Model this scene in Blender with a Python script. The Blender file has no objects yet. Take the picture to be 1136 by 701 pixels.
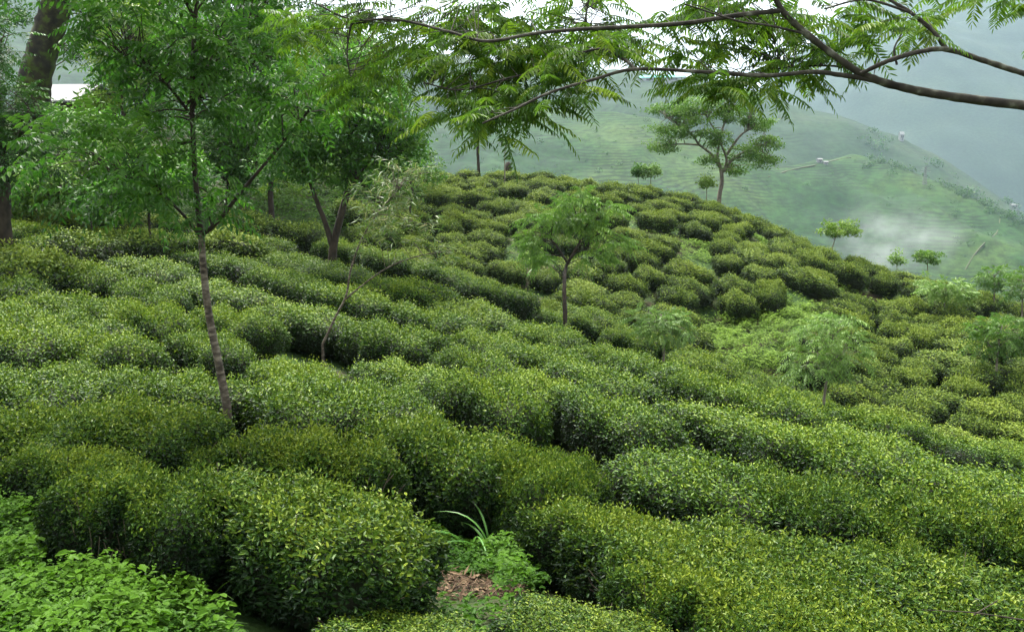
import bpy, math, random
import numpy as np
from mathutils import Vector, Matrix, Euler

rng = np.random.default_rng(7)
random.seed(7)
scene = bpy.context.scene
COL = scene.collection

# ------------------------------------------------------------------ camera, sky, sun, exposure
FPX, CX, CY = 1025.0, 568.0, 350.5          # focal length and centre in photograph pixels
PITCH = math.atan(200.5 / FPX)
cam_d = bpy.data.cameras.new('camera')
cam = bpy.data.objects.new('camera', cam_d)
COL.objects.link(cam)
cam_d.sensor_width = 36.0
cam_d.lens = 36.0 * FPX / 1136.0
cam_d.clip_start = 0.05
cam_d.clip_end = 20000.0
cam.location = (0, 0, 0)
cam.rotation_euler = (math.pi / 2 - PITCH, 0, 0)
scene.camera = cam

SUN_EL, SUN_AZ = math.radians(60), math.radians(-25)     # azimuth from +Y towards +X
world = bpy.data.worlds.new('World')
scene.world = world
world.use_nodes = True
wn = world.node_tree
wn.nodes.clear()
w_out = wn.nodes.new('ShaderNodeOutputWorld')
w_bg = wn.nodes.new('ShaderNodeBackground')
w_sky = wn.nodes.new('ShaderNodeTexSky')
w_sky.sky_type = 'NISHITA'
w_sky.sun_disc = False
w_sky.sun_elevation = SUN_EL
w_sky.sun_rotation = SUN_AZ
w_sky.dust_density = 4.0
w_sky.air_density = 1.0
w_hs = wn.nodes.new('ShaderNodeHueSaturation')           # cloud cover greys the blue out
w_hs.inputs['Saturation'].default_value = 0.10
w_bg.inputs['Strength'].default_value = 0.10
wn.links.new(w_sky.outputs[0], w_hs.inputs['Color'])
wn.links.new(w_hs.outputs[0], w_bg.inputs['Color'])
wn.links.new(w_bg.outputs[0], w_out.inputs['Surface'])

sun_d = bpy.data.lights.new('sun', 'SUN')
sun_d.energy = 1.5
sun_d.angle = math.radians(11)
sun_d.color = (1.0, 0.96, 0.88)
sun = bpy.data.objects.new('sun', sun_d)
COL.objects.link(sun)
sdir = Vector((math.sin(SUN_AZ) * math.cos(SUN_EL), math.cos(SUN_AZ) * math.cos(SUN_EL), math.sin(SUN_EL)))
sun.rotation_euler = sdir.to_track_quat('Z', 'Y').to_euler()
sun.location = (0, 0, 60)

vs = scene.view_settings
vs.view_transform = 'Standard'
vs.look = 'None'
vs.gamma = 1
vs.use_curve_mapping = False
vs.exposure = 2.38

cy = scene.cycles
cy.use_denoising = True
cy.max_bounces = 6
cy.diffuse_bounces = 4
cy.glossy_bounces = 2
cy.transmission_bounces = 3
cy.transparent_max_bounces = 4
cy.volume_bounces = 1
cy.volume_step_rate = 1.0
cy.volume_max_steps = 64
cy.use_adaptive_sampling = True
cy.adaptive_threshold = 0.012
cy.caustics_reflective = False
cy.caustics_refractive = False
cy.sample_clamp_indirect = 4.0

# ------------------------------------------------------------------ helpers
CP, SP = math.cos(PITCH), math.sin(PITCH)

def ray(px, py):
    x = (px - CX) / FPX
    y = -(py - CY) / FPX
    return np.array([x, CP + y * SP, -SP + y * CP])

def P(px, py, Y):
    d = ray(px, py)
    return d * (Y / d[1])

def proj(p):
    x, y, z = p
    f = y * CP - z * SP
    u = y * SP + z * CP
    return CX + FPX * x / f, CY - FPX * u / f, f

def nrm(v):
    return v / np.maximum(np.linalg.norm(v, axis=-1, keepdims=True), 1e-9)

def smooth(a, b, x):
    t = np.clip((x - a) / (b - a), 0, 1)
    return t * t * (3 - 2 * t)

class MB:
    """collects verts / faces / a per-vertex tone and builds ONE mesh object"""
    def __init__(self):
        self.v, self.t, self.f, self.n = [], [], [], 0
    def add(self, v, faces, tone=0.5, mat=0, smooth_=False):
        v = np.asarray(v, float).reshape(-1, 3)
        faces = np.asarray(faces, int)
        self.v.append(v)
        self.t.append(np.broadcast_to(np.asarray(tone, float), (len(v),)))
        self.f.append((faces + self.n, mat, smooth_))
        self.n += len(v)
        return self
    def mesh(self, name, mats):
        m = bpy.data.meshes.new(name)
        v = np.concatenate(self.v).astype(np.float32)
        t = np.concatenate(self.t).astype(np.float32)
        m.vertices.add(len(v))
        m.vertices.foreach_set('co', v.ravel())
        loops = np.concatenate([f.ravel() for f, _, _ in self.f]).astype(np.int32)
        totals = np.concatenate([np.full(len(f), f.shape[1]) for f, _, _ in self.f])
        mi = np.concatenate([np.full(len(f), k) for f, k, _ in self.f]).astype(np.int32)
        sm = np.concatenate([np.full(len(f), s) for f, _, s in self.f]).astype(bool)
        starts = (np.cumsum(totals) - totals).astype(np.int32)
        m.loops.add(len(loops))
        m.loops.foreach_set('vertex_index', loops)
        m.polygons.add(len(totals))
        m.polygons.foreach_set('loop_start', starts)
        for k in (mats if isinstance(mats, (list, tuple)) else [mats]):
            m.materials.append(k)
        m.polygons.foreach_set('material_index', mi)
        m.polygons.foreach_set('use_smooth', sm)
        m.update(calc_edges=True)
        a = m.attributes.new('tone', 'FLOAT', 'POINT')
        a.data.foreach_set('value', t)
        return m
    def build(self, name, mats, parent=None, loc=None):
        if loc is not None:                       # verts are given in world space: put the origin at loc
            self.v = [v - np.asarray(loc) for v in self.v]
        o = bpy.data.objects.new(name, self.mesh(name, mats))
        COL.objects.link(o)
        if parent is not None:
            o.parent = parent
        elif loc is not None:
            o.location = loc
        return o

def tag(o, label=None, cat=None, group=None, kind=None):
    for k, v in (('label', label), ('category', cat), ('group', group), ('kind', kind)):
        if v:
            o[k] = v
    return o

def empty(name, loc=(0, 0, 0), label=None, cat=None, group=None):
    o = bpy.data.objects.new(name, None)
    COL.objects.link(o)
    o.location = loc
    o.empty_display_size = 0.2
    return tag(o, label, cat, group)

def add_leaves(mb, p, d, n, L, W, tone, six=True, mat=0, curl=0.12, fold=0.18):
    """leaf blades: base p, direction d, normal n, length L, width W (arrays)"""
    if len(p) == 0:
        return
    d = nrm(d)
    s = nrm(np.cross(d, n))
    n = np.cross(s, d)
    L = np.broadcast_to(L, (len(p),))[:, None]
    W = np.broadcast_to(W, (len(p),))[:, None]
    k = len(p)
    tip = p + d * L - n * L * curl
    if six:
        up = n * W * fold
        a1 = p + d * L * .30 + up
        a2 = p + d * L * .68 + up - n * L * curl * .4
        v = np.stack([p, a1 + s * W * .46, a2 + s * W * .40, tip, a2 - s * W * .40, a1 - s * W * .46], 1)
        f = np.array([[0, 1, 2, 3], [0, 3, 4, 5]])
        faces = (np.arange(k)[:, None, None] * 6 + f[None]).reshape(-1, 4)
        t = np.repeat(np.broadcast_to(tone, (k,)), 6)
    else:
        m = p + d * L * .48
        v = np.stack([p, m + s * W * .5, tip, m - s * W * .5], 1)
        faces = (np.arange(k)[:, None] * 4 + np.arange(4)[None])
        t = np.repeat(np.broadcast_to(tone, (k,)), 4)
    mb.add(v.reshape(-1, 3), faces, t, mat)

def catmull(pts, n=8):
    pts = np.asarray(pts, float)
    if len(pts) < 3:
        return pts if len(pts) < 2 else np.array([pts[0] + (pts[1] - pts[0]) * t for t in np.linspace(0, 1, n + 1)])
    q = np.vstack([2 * pts[0] - pts[1], pts, 2 * pts[-1] - pts[-2]])
    out = []
    for i in range(len(pts) - 1):
        a, b, c, d = q[i:i + 4]
        for t in np.linspace(0, 1, n, endpoint=False):
            out.append(.5 * ((2 * b) + (c - a) * t + (2 * a - 5 * b + 4 * c - d) * t * t + (3 * b - a - 3 * c + d) * t ** 3))
    out.append(pts[-1])
    return np.array(out)

def add_tube(mb, pts, rad, sides=7, mat=0, tone=0.5, rough=0.0):
    pts = np.asarray(pts, float)
    k = len(pts)
    rad = np.broadcast_to(rad, (k,)).astype(float)
    if rough:
        rad = rad * (1 + rough * rng.normal(size=k))
    tang = nrm(np.gradient(pts, axis=0))
    ref = np.array([0.31, 0.2, 0.93]) if abs(tang[:, 2]).mean() < .8 else np.array([1.0, 0.1, 0])
    a = nrm(np.cross(tang, ref))
    b = np.cross(tang, a)
    th = np.arange(sides) * 2 * math.pi / sides
    ring = a[:, None] * np.cos(th)[None, :, None] + b[:, None] * np.sin(th)[None, :, None]
    wob = 1.0
    if rough:
        wob = 1 + rough * .8 * rng.normal(size=(k, sides, 1))
    v = pts[:, None] + ring * rad[:, None, None] * wob
    i = np.arange(k - 1)[:, None] * sides
    j = np.arange(sides)[None]
    jn = (j + 1) % sides
    f = np.stack([i + j, i + jn, i + sides + jn, i + sides + j], -1).reshape(-1, 4)
    mb.add(v.reshape(-1, 3), f, tone, mat, True)

def rand_dirs(k):
    return nrm(rng.normal(size=(k, 3)))

def hashnoise(x, y, seed=0, octaves=4):
    """smooth value noise, vectorised"""
    x = np.asarray(x, float); y = np.asarray(y, float)
    out = np.zeros(np.broadcast(x, y).shape); amp = 1.0; tot = 0
    for o in range(octaves):
        xi = np.floor(x); yi = np.floor(y); fx = x - xi; fy = y - yi
        fx = fx * fx * (3 - 2 * fx); fy = fy * fy * (3 - 2 * fy)
        def h(a, b):
            s = np.sin(a * 127.1 + b * 311.7 + (seed + o) * 74.7) * 43758.5453
            return s - np.floor(s)
        n = (h(xi, yi) * (1 - fx) + h(xi + 1, yi) * fx) * (1 - fy) + (h(xi, yi + 1) * (1 - fx) + h(xi + 1, yi + 1) * fx) * fy
        out += amp * (n - .5); tot += amp; amp *= .5; x = x * 2.03; y = y * 2.03
    return out / tot * 2

# ------------------------------------------------------------------ materials
def nodes_of(name):
    m = bpy.data.materials.new(name)
    m.use_nodes = True
    nt = m.node_tree
    nt.nodes.clear()
    return m, nt, nt.nodes.new('ShaderNodeOutputMaterial')

def leaf_material(name, stops, rough=0.42, spec=0.5, trans=0.25, trans_col=(0.10, 0.22, 0.02), spread=0.25):
    """stops: (position, colour) along the per-leaf tone"""
    m, nt, out = nodes_of(name)
    N = nt.nodes.new; Lk = nt.links.new
    at = N('ShaderNodeAttribute'); at.attribute_name = 'tone'
    oi = N('ShaderNodeObjectInfo')
    mul = N('ShaderNodeMath'); mul.operation = 'MULTIPLY_ADD'
    mul.inputs[1].default_value = spread; mul.inputs[2].default_value = -spread / 2
    Lk(oi.outputs['Random'], mul.inputs[0])
    add = N('ShaderNodeMath'); add.operation = 'ADD'
    Lk(at.outputs['Fac'], add.inputs[0]); Lk(mul.outputs[0], add.inputs[1])
    tc = N('ShaderNodeNewGeometry')
    ns = N('ShaderNodeTexNoise'); ns.inputs['Scale'].default_value = 0.9; ns.inputs['Detail'].default_value = 3
    Lk(tc.outputs['Position'], ns.inputs['Vector'])
    m2 = N('ShaderNodeMath'); m2.operation = 'MULTIPLY_ADD'; m2.inputs[1].default_value = .5; m2.inputs[2].default_value = -.25
    Lk(ns.outputs['Fac'], m2.inputs[0])
    add2 = N('ShaderNodeMath'); add2.operation = 'ADD'
    Lk(add.outputs[0], add2.inputs[0]); Lk(m2.outputs[0], add2.inputs[1])
    cr = N('ShaderNodeValToRGB')
    e = cr.color_ramp.elements
    while len(e) < len(stops):
        e.new(.5)
    for k, (p, c) in enumerate(stops):
        e[k].position = p; e[k].color = (*c, 1)
    Lk(add2.outputs[0], cr.inputs['Fac'])
    pb = N('ShaderNodeBsdfPrincipled')
    pb.inputs['Roughness'].default_value = rough
    pb.inputs['Specular IOR Level'].default_value = spec
    Lk(cr.outputs[0], pb.inputs['Base Color'])
    if trans > 0:
        tr = N('ShaderNodeBsdfTranslucent')
        mixc = N('ShaderNodeMix'); mixc.data_type = 'RGBA'; mixc.inputs[0].default_value = .5
        Lk(cr.outputs[0], mixc.inputs['A']); mixc.inputs['B'].default_value = (*trans_col, 1)
        Lk(mixc.outputs['Result'], tr.inputs['Color'])
        ms = N('ShaderNodeMixShader'); ms.inputs[0].default_value = trans
        Lk(pb.outputs[0], ms.inputs[1]); Lk(tr.outputs[0], ms.inputs[2])
        Lk(ms.outputs[0], out.inputs['Surface'])
    else:
        Lk(pb.outputs[0], out.inputs['Surface'])
    return m

def noise_material(name, stops, scale=4.0, rough=0.85, bump=0.3, bump_scale=20, detail=5, stretch=(1, 1, 1), coords='Object'):
    m, nt, out = nodes_of(name)
    N = nt.nodes.new; Lk = nt.links.new
    tc = N('ShaderNodeTexCoord'); mp = N('ShaderNodeMapping'); mp.inputs['Scale'].default_value = stretch
    Lk(tc.outputs[coords], mp.inputs['Vector'])
    ns = N('ShaderNodeTexNoise'); ns.inputs['Scale'].default_value = scale; ns.inputs['Detail'].default_value = detail
    Lk(mp.outputs[0], ns.inputs['Vector'])
    cr = N('ShaderNodeValToRGB'); e = cr.color_ramp.elements
    while len(e) < len(stops):
        e.new(.5)
    for k, (p, c) in enumerate(stops):
        e[k].position = p; e[k].color = (*c, 1)
    Lk(ns.outputs['Fac'], cr.inputs['Fac'])
    pb = N('ShaderNodeBsdfPrincipled'); pb.inputs['Roughness'].default_value = rough
    pb.inputs['Specular IOR Level'].default_value = .3
    Lk(cr.outputs[0], pb.inputs['Base Color'])
    if bump:
        n2 = N('ShaderNodeTexNoise'); n2.inputs['Scale'].default_value = bump_scale; n2.inputs['Detail'].default_value = 4
        Lk(mp.outputs[0], n2.inputs['Vector'])
        bp = N('ShaderNodeBump'); bp.inputs['Strength'].default_value = bump
        Lk(n2.outputs['Fac'], bp.inputs['Height']); Lk(bp.outputs[0], pb.inputs['Normal'])
    Lk(pb.outputs[0], out.inputs['Surface'])
    return m

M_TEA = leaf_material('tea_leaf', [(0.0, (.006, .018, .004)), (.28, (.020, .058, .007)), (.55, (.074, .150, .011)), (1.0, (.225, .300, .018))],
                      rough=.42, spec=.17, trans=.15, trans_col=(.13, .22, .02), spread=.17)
M_TEA_NEAR = leaf_material('tea_leaf_near', [(0.0, (.006, .018, .005)), (.28, (.019, .055, .007)), (.57, (.060, .124, .011)), (1.0, (.190, .245, .018))],
                      rough=.45, spec=.17, trans=.15, trans_col=(.13, .22, .02), spread=.17)  # same tea leaf with darker stops, for the bushes nearest the camera
M_TEA_FAR = leaf_material('tea_leaf_hill', [(0.0, (.010, .022, .005)), (.32, (.036, .078, .009)), (.56, (.125, .192, .018)), (1.0, (.235, .300, .032))],
                      rough=.6, spec=.2, trans=.15, trans_col=(.13, .20, .02))
M_CORE = noise_material('bush_core', [(.3, (.008, .010, .004)), (.7, (.020, .026, .008))], scale=9, bump=.6)  # dark solid filling, standing in for the shade inside the bush
M_TWIG = noise_material('twig_bark', [(.3, (.05, .038, .026)), (.7, (.14, .11, .08))], scale=14, bump=.5)
M_WEED = leaf_material('weed_leaf', [(0.0, (.014, .045, .003)), (.5, (.036, .105, .005)), (1.0, (.080, .180, .008))], rough=.55, spec=.14, trans=.3,
                       trans_col=(.08, .22, .008), spread=0)
M_WEED2 = leaf_material('slope_weed_leaf', [(0.0, (.050, .070, .012)), (.45, (.100, .180, .014)), (1.0, (.17, .28, .02))], rough=.6, spec=.2, trans=.3,
                       trans_col=(.09, .26, .02), spread=0)
M_GRASS = leaf_material('grass_blade', [(0.0, (.05, .16, .02)), (1.0, (.14, .34, .06))], rough=.4, spec=.5, trans=.35, spread=0)
M_DRY = leaf_material('dry_litter', [(0.0, (.03, .018, .010)), (.5, (.095, .058, .032)), (1.0, (.22, .15, .085))], rough=.8, spec=.2, trans=0, spread=0)
M_PIN = leaf_material('pinnate_leaf', [(0.0, (.020, .060, .010)), (.45, (.056, .150, .016)), (1.0, (.15, .29, .024))], rough=.45, spec=.3, trans=.38,
                      trans_col=(.06, .22, .015))
M_BROAD = leaf_material('dark_broad_leaf', [(0.0, (.012, .036, .008)), (.5, (.032, .092, .013)), (1.0, (.09, .20, .02))], rough=.5, spec=.28, trans=.25,
                      trans_col=(.05, .18, .012))
M_LIME = leaf_material('lime_leaf', [(0.0, (.05, .11, .012)), (.5, (.11, .21, .02)), (1.0, (.22, .32, .03))], rough=.45, spec=.4, trans=.35,
                      trans_col=(.18, .34, .02))
M_ALB = leaf_material('feathery_leaf', [(0.0, (.020, .056, .008)), (.5, (.060, .140, .014)), (1.0, (.20, .28, .015))], rough=.5, spec=.25, trans=.42,
                      trans_col=(.15, .32, .015))
M_SAP = leaf_material('sapling_leaf', [(0.0, (.032, .080, .010)), (.5, (.078, .165, .016)), (1.0, (.17, .29, .028))], rough=.5, spec=.28, trans=.3,
                      trans_col=(.12, .30, .04))
M_PALE = leaf_material('pale_leaf', [(0.0, (.055, .115, .018)), (.5, (.125, .235, .032)), (1.0, (.23, .36, .06))], rough=.5, spec=.45, trans=.3,
                      trans_col=(.18, .34, .08))
M_OLIVE = leaf_material('bamboo_leaf', [(0.0, (.03, .07, .015)), (.65, (.085, .145, .03)), (1.0, (.26, .25, .10))], rough=.5, spec=.4, trans=.3)
M_BARK_PALE = noise_material('pale_bark', [(.35, (.035, .028, .020)), (.52, (.10, .082, .06)), (.7, (.22, .19, .145))], scale=13, bump=.9, stretch=(1, 1, 2.6))
M_BARK_DARK = noise_material('dark_bark', [(.35, (.018, .014, .010)), (.7, (.055, .042, .030))], scale=9, bump=.6, stretch=(1, 1, .6))
M_BARK_GREY = noise_material('grey_bark', [(.35, (.09, .075, .06)), (.7, (.24, .21, .17))], scale=6, bump=.5, stretch=(1, 1, .6))
M_BARK_BRANCH = noise_material('lichen_bark', [(.3, (.014, .012, .009)), (.52, (.038, .034, .025)), (.62, (.065, .062, .045)), (.72, (.15, .155, .12))], scale=16, bump=.7)
M_BARK_MOSS = noise_material('mossy_bark', [(.36, (.012, .009, .007)), (.5, (.028, .026, .012)), (.62, (.05, .075, .010))], scale=3.5, bump=.8)
M_ROOF = noise_material('roof_sheet', [(.3, (.08, .082, .085)), (.7, (.12, .122, .125))], scale=2, rough=.55, bump=.1)
M_WALLW = noise_material('whitewash', [(.3, (.20, .20, .195)), (.7, (.28, .28, .275))], scale=2, bump=.1)
M_WOODD = noise_material('dark_timber', [(.3, (.02, .016, .012)), (.7, (.06, .045, .03))], scale=5, bump=.2)
M_TEAL = noise_material('teal_roof', [(.3, (.12, .42, .36)), (.7, (.2, .55, .48))], scale=.1, bump=0)
M_STEEL = noise_material('galvanised_steel', [(.3, (.14, .14, .14)), (.7, (.2, .2, .2))], scale=2, bump=0, rough=.5)
M_TRACK = noise_material('earth_track', [(.3, (.045, .055, .022)), (.7, (.08, .078, .036))], scale=.3, bump=0)

# ground: dark leaf litter and soil with mossy green patches
def ground_material():
    m, nt, out = nodes_of('tea_garden_soil')
    N = nt.nodes.new; Lk = nt.links.new
    tc = N('ShaderNodeNewGeometry')
    n1 = N('ShaderNodeTexNoise'); n1.inputs['Scale'].default_value = .8; n1.inputs['Detail'].default_value = 6
    n2 = N('ShaderNodeTexNoise'); n2.inputs['Scale'].default_value = 11; n2.inputs['Detail'].default_value = 6
    for n in (n1, n2):
        Lk(tc.outputs['Position'], n.inputs['Vector'])
    c1 = N('ShaderNodeValToRGB'); c1.color_ramp.elements[0].color = (.022, .016, .009, 1); c1.color_ramp.elements[1].color = (.075, .055, .030, 1)
    Lk(n2.outputs['Fac'], c1.inputs['Fac'])
    c2 = N('ShaderNodeValToRGB'); c2.color_ramp.elements[0].color = (.018, .045, .008, 1); c2.color_ramp.elements[1].color = (.035, .07, .012, 1)
    c2.color_ramp.elements[0].position = .35; c2.color_ramp.elements[1].position = .7
    Lk(n2.outputs['Fac'], c2.inputs['Fac'])
    r = N('ShaderNodeValToRGB'); r.color_ramp.elements[0].position = .36; r.color_ramp.elements[1].position = .54
    Lk(n1.outputs['Fac'], r.inputs['Fac'])
    mx = N('ShaderNodeMix'); mx.data_type = 'RGBA'
    Lk(r.outputs[0], mx.inputs[0]); Lk(c1.outputs[0], mx.inputs['A']); Lk(c2.outputs[0], mx.inputs['B'])
    pb = N('ShaderNodeBsdfPrincipled'); pb.inputs['Roughness'].default_value = .9; pb.inputs['Specular IOR Level'].default_value = .2
    Lk(mx.outputs['Result'], pb.inputs['Base Color'])
    bp = N('ShaderNodeBump'); bp.inputs['Strength'].default_value = .7; bp.inputs['Distance'].default_value = .06
    Lk(n2.outputs['Fac'], bp.inputs['Height']); Lk(bp.outputs[0], pb.inputs['Normal'])
    Lk(pb.outputs[0], out.inputs['Surface'])
    return m
M_GROUND = ground_material()

def hill_material(name, dark, mid, light, period, row_strength=1.0):
    """tea slopes far off: planted rows that follow the contours, with blocks of different growth"""
    m, nt, out = nodes_of(name)
    N = nt.nodes.new; Lk = nt.links.new
    g = N('ShaderNodeNewGeometry')
    big = N('ShaderNodeTexNoise'); big.inputs['Scale'].default_value = .010; big.inputs['Detail'].default_value = 6; big.inputs['Roughness'].default_value = .62
    Lk(g.outputs['Position'], big.inputs['Vector'])
    cr = N('ShaderNodeValToRGB'); e = cr.color_ramp.elements; e.new(.5)
    for k, (p, c) in enumerate(((.34, dark), (.5, mid), (.66, light))):
        e[k].position = p; e[k].color = (*c, 1)
    Lk(big.outputs['Fac'], cr.inputs['Fac'])
    sx = N('ShaderNodeSeparateXYZ'); Lk(g.outputs['Position'], sx.inputs[0])
    wob = N('ShaderNodeTexNoise'); wob.inputs['Scale'].default_value = .018; wob.inputs['Detail'].default_value = 4
    Lk(g.outputs['Position'], wob.inputs['Vector'])
    a = N('ShaderNodeMath'); a.operation = 'MULTIPLY_ADD'; a.inputs[1].default_value = 10.0
    Lk(wob.outputs['Fac'], a.inputs[0]); Lk(sx.outputs['Z'], a.inputs[2])
    b = N('ShaderNodeMath'); b.operation = 'MULTIPLY'; b.inputs[1].default_value = 2 * math.pi / period
    Lk(a.outputs[0], b.inputs[0])
    s = N('ShaderNodeMath'); s.operation = 'SINE'; Lk(b.outputs[0], s.inputs[0])
    rr = N('ShaderNodeMapRange'); rr.inputs['From Min'].default_value = -.9; rr.inputs['From Max'].default_value = .2
    rr.inputs['To Min'].default_value = 1 - .8 * row_strength; rr.inputs['To Max'].default_value = 1
    Lk(s.outputs[0], rr.inputs['Value'])
    spk = N('ShaderNodeTexNoise'); spk.inputs['Scale'].default_value = .22; spk.inputs['Detail'].default_value = 5; spk.inputs['Roughness'].default_value = .7
    Lk(g.outputs['Position'], spk.inputs['Vector'])
    s2 = N('ShaderNodeMapRange'); s2.inputs['From Min'].default_value = .3; s2.inputs['From Max'].default_value = .7
    s2.inputs['To Min'].default_value = .35; s2.inputs['To Max'].default_value = 1.45
    Lk(spk.outputs['Fac'], s2.inputs['Value'])
    blk = N('ShaderNodeTexNoise'); blk.inputs['Scale'].default_value = .022; blk.inputs['Detail'].default_value = 3
    Lk(g.outputs['Position'], blk.inputs['Vector'])
    bk = N('ShaderNodeMapRange'); bk.inputs['From Min'].default_value = .40; bk.inputs['From Max'].default_value = .60
    bk.inputs['To Min'].default_value = 1.0; bk.inputs['To Max'].default_value = 1 - .8 * row_strength
    Lk(blk.outputs['Fac'], bk.inputs['Value']); Lk(bk.outputs[0], rr.inputs['To Min'])
    mm = N('ShaderNodeMath'); mm.operation = 'MULTIPLY'; Lk(rr.outputs[0], mm.inputs[0]); Lk(s2.outputs[0], mm.inputs[1])
    vm = N('ShaderNodeVectorMath'); vm.operation = 'SCALE'
    Lk(cr.outputs[0], vm.inputs[0]); Lk(mm.outputs[0], vm.inputs['Scale'])
    pb = N('ShaderNodeBsdfPrincipled'); pb.inputs['Roughness'].default_value = .9; pb.inputs['Specular IOR Level'].default_value = .15
    Lk(vm.outputs[0], pb.inputs['Base Color'])
    Lk(pb.outputs[0], out.inputs['Surface'])
    return m
M_HILL1 = hill_material('far_tea_slope', (.008, .032, .007), (.021, .058, .011), (.048, .082, .017), 1.6, .75)
M_HILL2 = hill_material('hazy_tea_slope', (.009, .028, .008), (.018, .044, .012), (.036, .056, .018), 3.2, .5)
M_HILL3 = hill_material('far_mountain_forest', (.010, .024, .014), (.016, .034, .018), (.026, .044, .022), 40.0, .15)

# ------------------------------------------------------------------ terrain of the garden: thin plate spline through points read off the place
H = .66
CTRL = []
HN = .74
hill_part = False
def c(px, py, Y, h=None):
    p = P(px, py, Y); CTRL.append((p[0], p[1], p[2] - (h if h is not None else (H if hill_part else (.58 if Y < 6.7 else HN)))))
def w(x, y, z):
    CTRL.append((x, y, z))
for a in [(300, 530, 5.3), (150, 510, 5.8), (450, 590, 5.1), (60, 640, 4.4, .12), (200, 690, 4.0, .1), (540, 640, 5.0, .12), (500, 690, 4.5, .15), (0, 560, 5.3, .12),
          (700, 600, 6.0), (760, 640, 5.5), (650, 530, 7.3), (900, 560, 7.4), (1000, 640, 5.9), (1100, 600, 6.6), (1100, 690, 5.2),
          (350, 480, 7.2), (500, 480, 8.0), (600, 480, 8.7), (850, 490, 9.1), (1000, 520, 8.7), (1130, 540, 8.8),
          (30, 480, 6.9), (120, 440, 8.0), (250, 440, 8.4), (0, 400, 9.0),
          (620, 420, 12), (760, 440, 12), (900, 460, 12.2), (1000, 480, 12), (1136, 512, 11.2),
          (100, 370, 11.5), (250, 370, 12.3), (400, 390, 13), (500, 370, 15.5), (0, 330, 13),
          (150, 310, 16), (300, 320, 17), (450, 330, 19.5), (560, 355, 19), (700, 385, 17.5), (800, 415, 16),
          (400, 275, 24.5), (480, 297, 25), (560, 322, 23), (620, 343, 21.5), (700, 370, 20), (800, 405, 18), (900, 443, 16), (1000, 472, 14.3), (1136, 503, 12.8),
          (50, 275, 19), (200, 275, 21), (320, 285, 22.5),
          (480, 283, 29), (560, 311, 27), (620, 331, 26), (700, 356, 25), (800, 394, 23.5), (900, 431, 21.5), (1000, 459, 20), (1136, 490, 18),
          (600, 300, 28.5), (600, 270, 30.5), (600, 240, 34), (600, 215, 38), (600, 200, 42), (600, 193, 47),
          (480, 260, 31), (480, 230, 34.5), (480, 205, 40.5), (480, 190, 47),
          (700, 320, 27.3), (700, 290, 29.5), (700, 260, 32.5), (700, 235, 36), (700, 215, 40.5), (705, 206, 45),
          (800, 350, 27), (800, 320, 28.7), (800, 290, 31), (800, 265, 34), (800, 240, 38.5), (800, 228, 42),
          (900, 400, 23.3, .5), (900, 370, 25, .3), (900, 340, 27, .5), (900, 310, 29.8), (900, 285, 32.3), (880, 258, 37.5),
          (960, 292, 35.5), (960, 330, 30.5), (960, 370, 27), (960, 420, 23),
          (1050, 440, 21), (1050, 400, 23.5), (1050, 360, 26.5), (1050, 330, 30), (1050, 312, 35),
          (1136, 460, 20), (1136, 420, 22.3), (1136, 380, 25), (1136, 350, 29), (1136, 335, 34),
          (400, 262, 29), (300, 262, 27, .4), (300, 235, 31, .2), (200, 245, 27), (100, 245, 27), (400, 235, 33, .4), (400, 188, 41, .2), (200, 172, 38, .2), (50, 165, 40, .2), (0, 240, 25)]:
    hill_part = hill_part or a[:3] == (480, 283, 29)
    c(*a)
# hidden gully bottom between the two slopes
for (px, py, Y) in [(480, 297, 26.9), (560, 322, 25), (620, 343, 23.8), (700, 372, 22.5), (800, 410, 20.8), (900, 447, 18.8), (1000, 476, 17.2), (1136, 510, 15.4)]:
    c(px, py + 12, Y, .75)
# far side of the crest, falling to the valley
for (px, py, Y) in [(480, 190, 47), (600, 193, 47), (705, 206, 45), (800, 228, 42), (880, 258, 37.5), (960, 292, 35.5), (1050, 312, 35), (1136, 335, 34)]:
    p = P(px, py, Y); z0 = p[2] - H
    w(p[0] * 1.15, Y + 7, z0 - 2.2); w(p[0] * 1.3, Y + 16, z0 - 7.5)
for a in [(0, -1.5, -2.1), (0, 1.2, -2.25), (-3, 1.5, -1.95), (3, 1.5, -2.9), (-8, 0, -1.3), (8, 0, -3.8), (-15, 8, -.9), (-25, 20, .3), (-30, 40, 1.0), (-20, 45, .2), (-14, 60, -2),
          (25, 10, -8.5), (30, 25, -11), (34, 40, -18), (-35, 60, 0), (-18, -10, -.5), (0, -12, -1.6), (18, -12, -5)]:
    w(*a)
CT = np.array(CTRL)
def tps(d2):
    return np.where(d2 > 1e-9, d2 * np.log(np.maximum(d2, 1e-9)) * .5, 0)
n_ = len(CT)
S_ = 20.0
XY = CT[:, :2] / S_
K = tps(((XY[:, None] - XY[None]) ** 2).sum(-1)) + np.eye(n_) * 1.5e-4
Pm = np.hstack([np.ones((n_, 1)), XY])
A_ = np.block([[K, Pm], [Pm.T, np.zeros((3, 3))]])
sol = np.linalg.solve(A_, np.concatenate([CT[:, 2], np.zeros(3)]))
GX0, GX1, GY0, GY1, GS = -60.0, 60.0, -24.0, 110.0, .4
gx = np.arange(GX0, GX1 + .01, GS); gy = np.arange(GY0, GY1 + .01, GS)
GXX, GYY = np.meshgrid(gx, gy)
q = np.stack([GXX.ravel(), GYY.ravel()], 1) / S_
q = np.clip(q, [-38 / S_, -14 / S_], [40 / S_, 62 / S_])
Z = np.zeros(len(q))
for s0 in range(0, len(q), 8000):
    qq = q[s0:s0 + 8000]
    Z[s0:s0 + 8000] = tps(((qq[:, None] - XY[None]) ** 2).sum(-1)) @ sol[:n_] + sol[n_] + qq @ sol[n_ + 1:]
Z = Z.reshape(GXX.shape)
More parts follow.
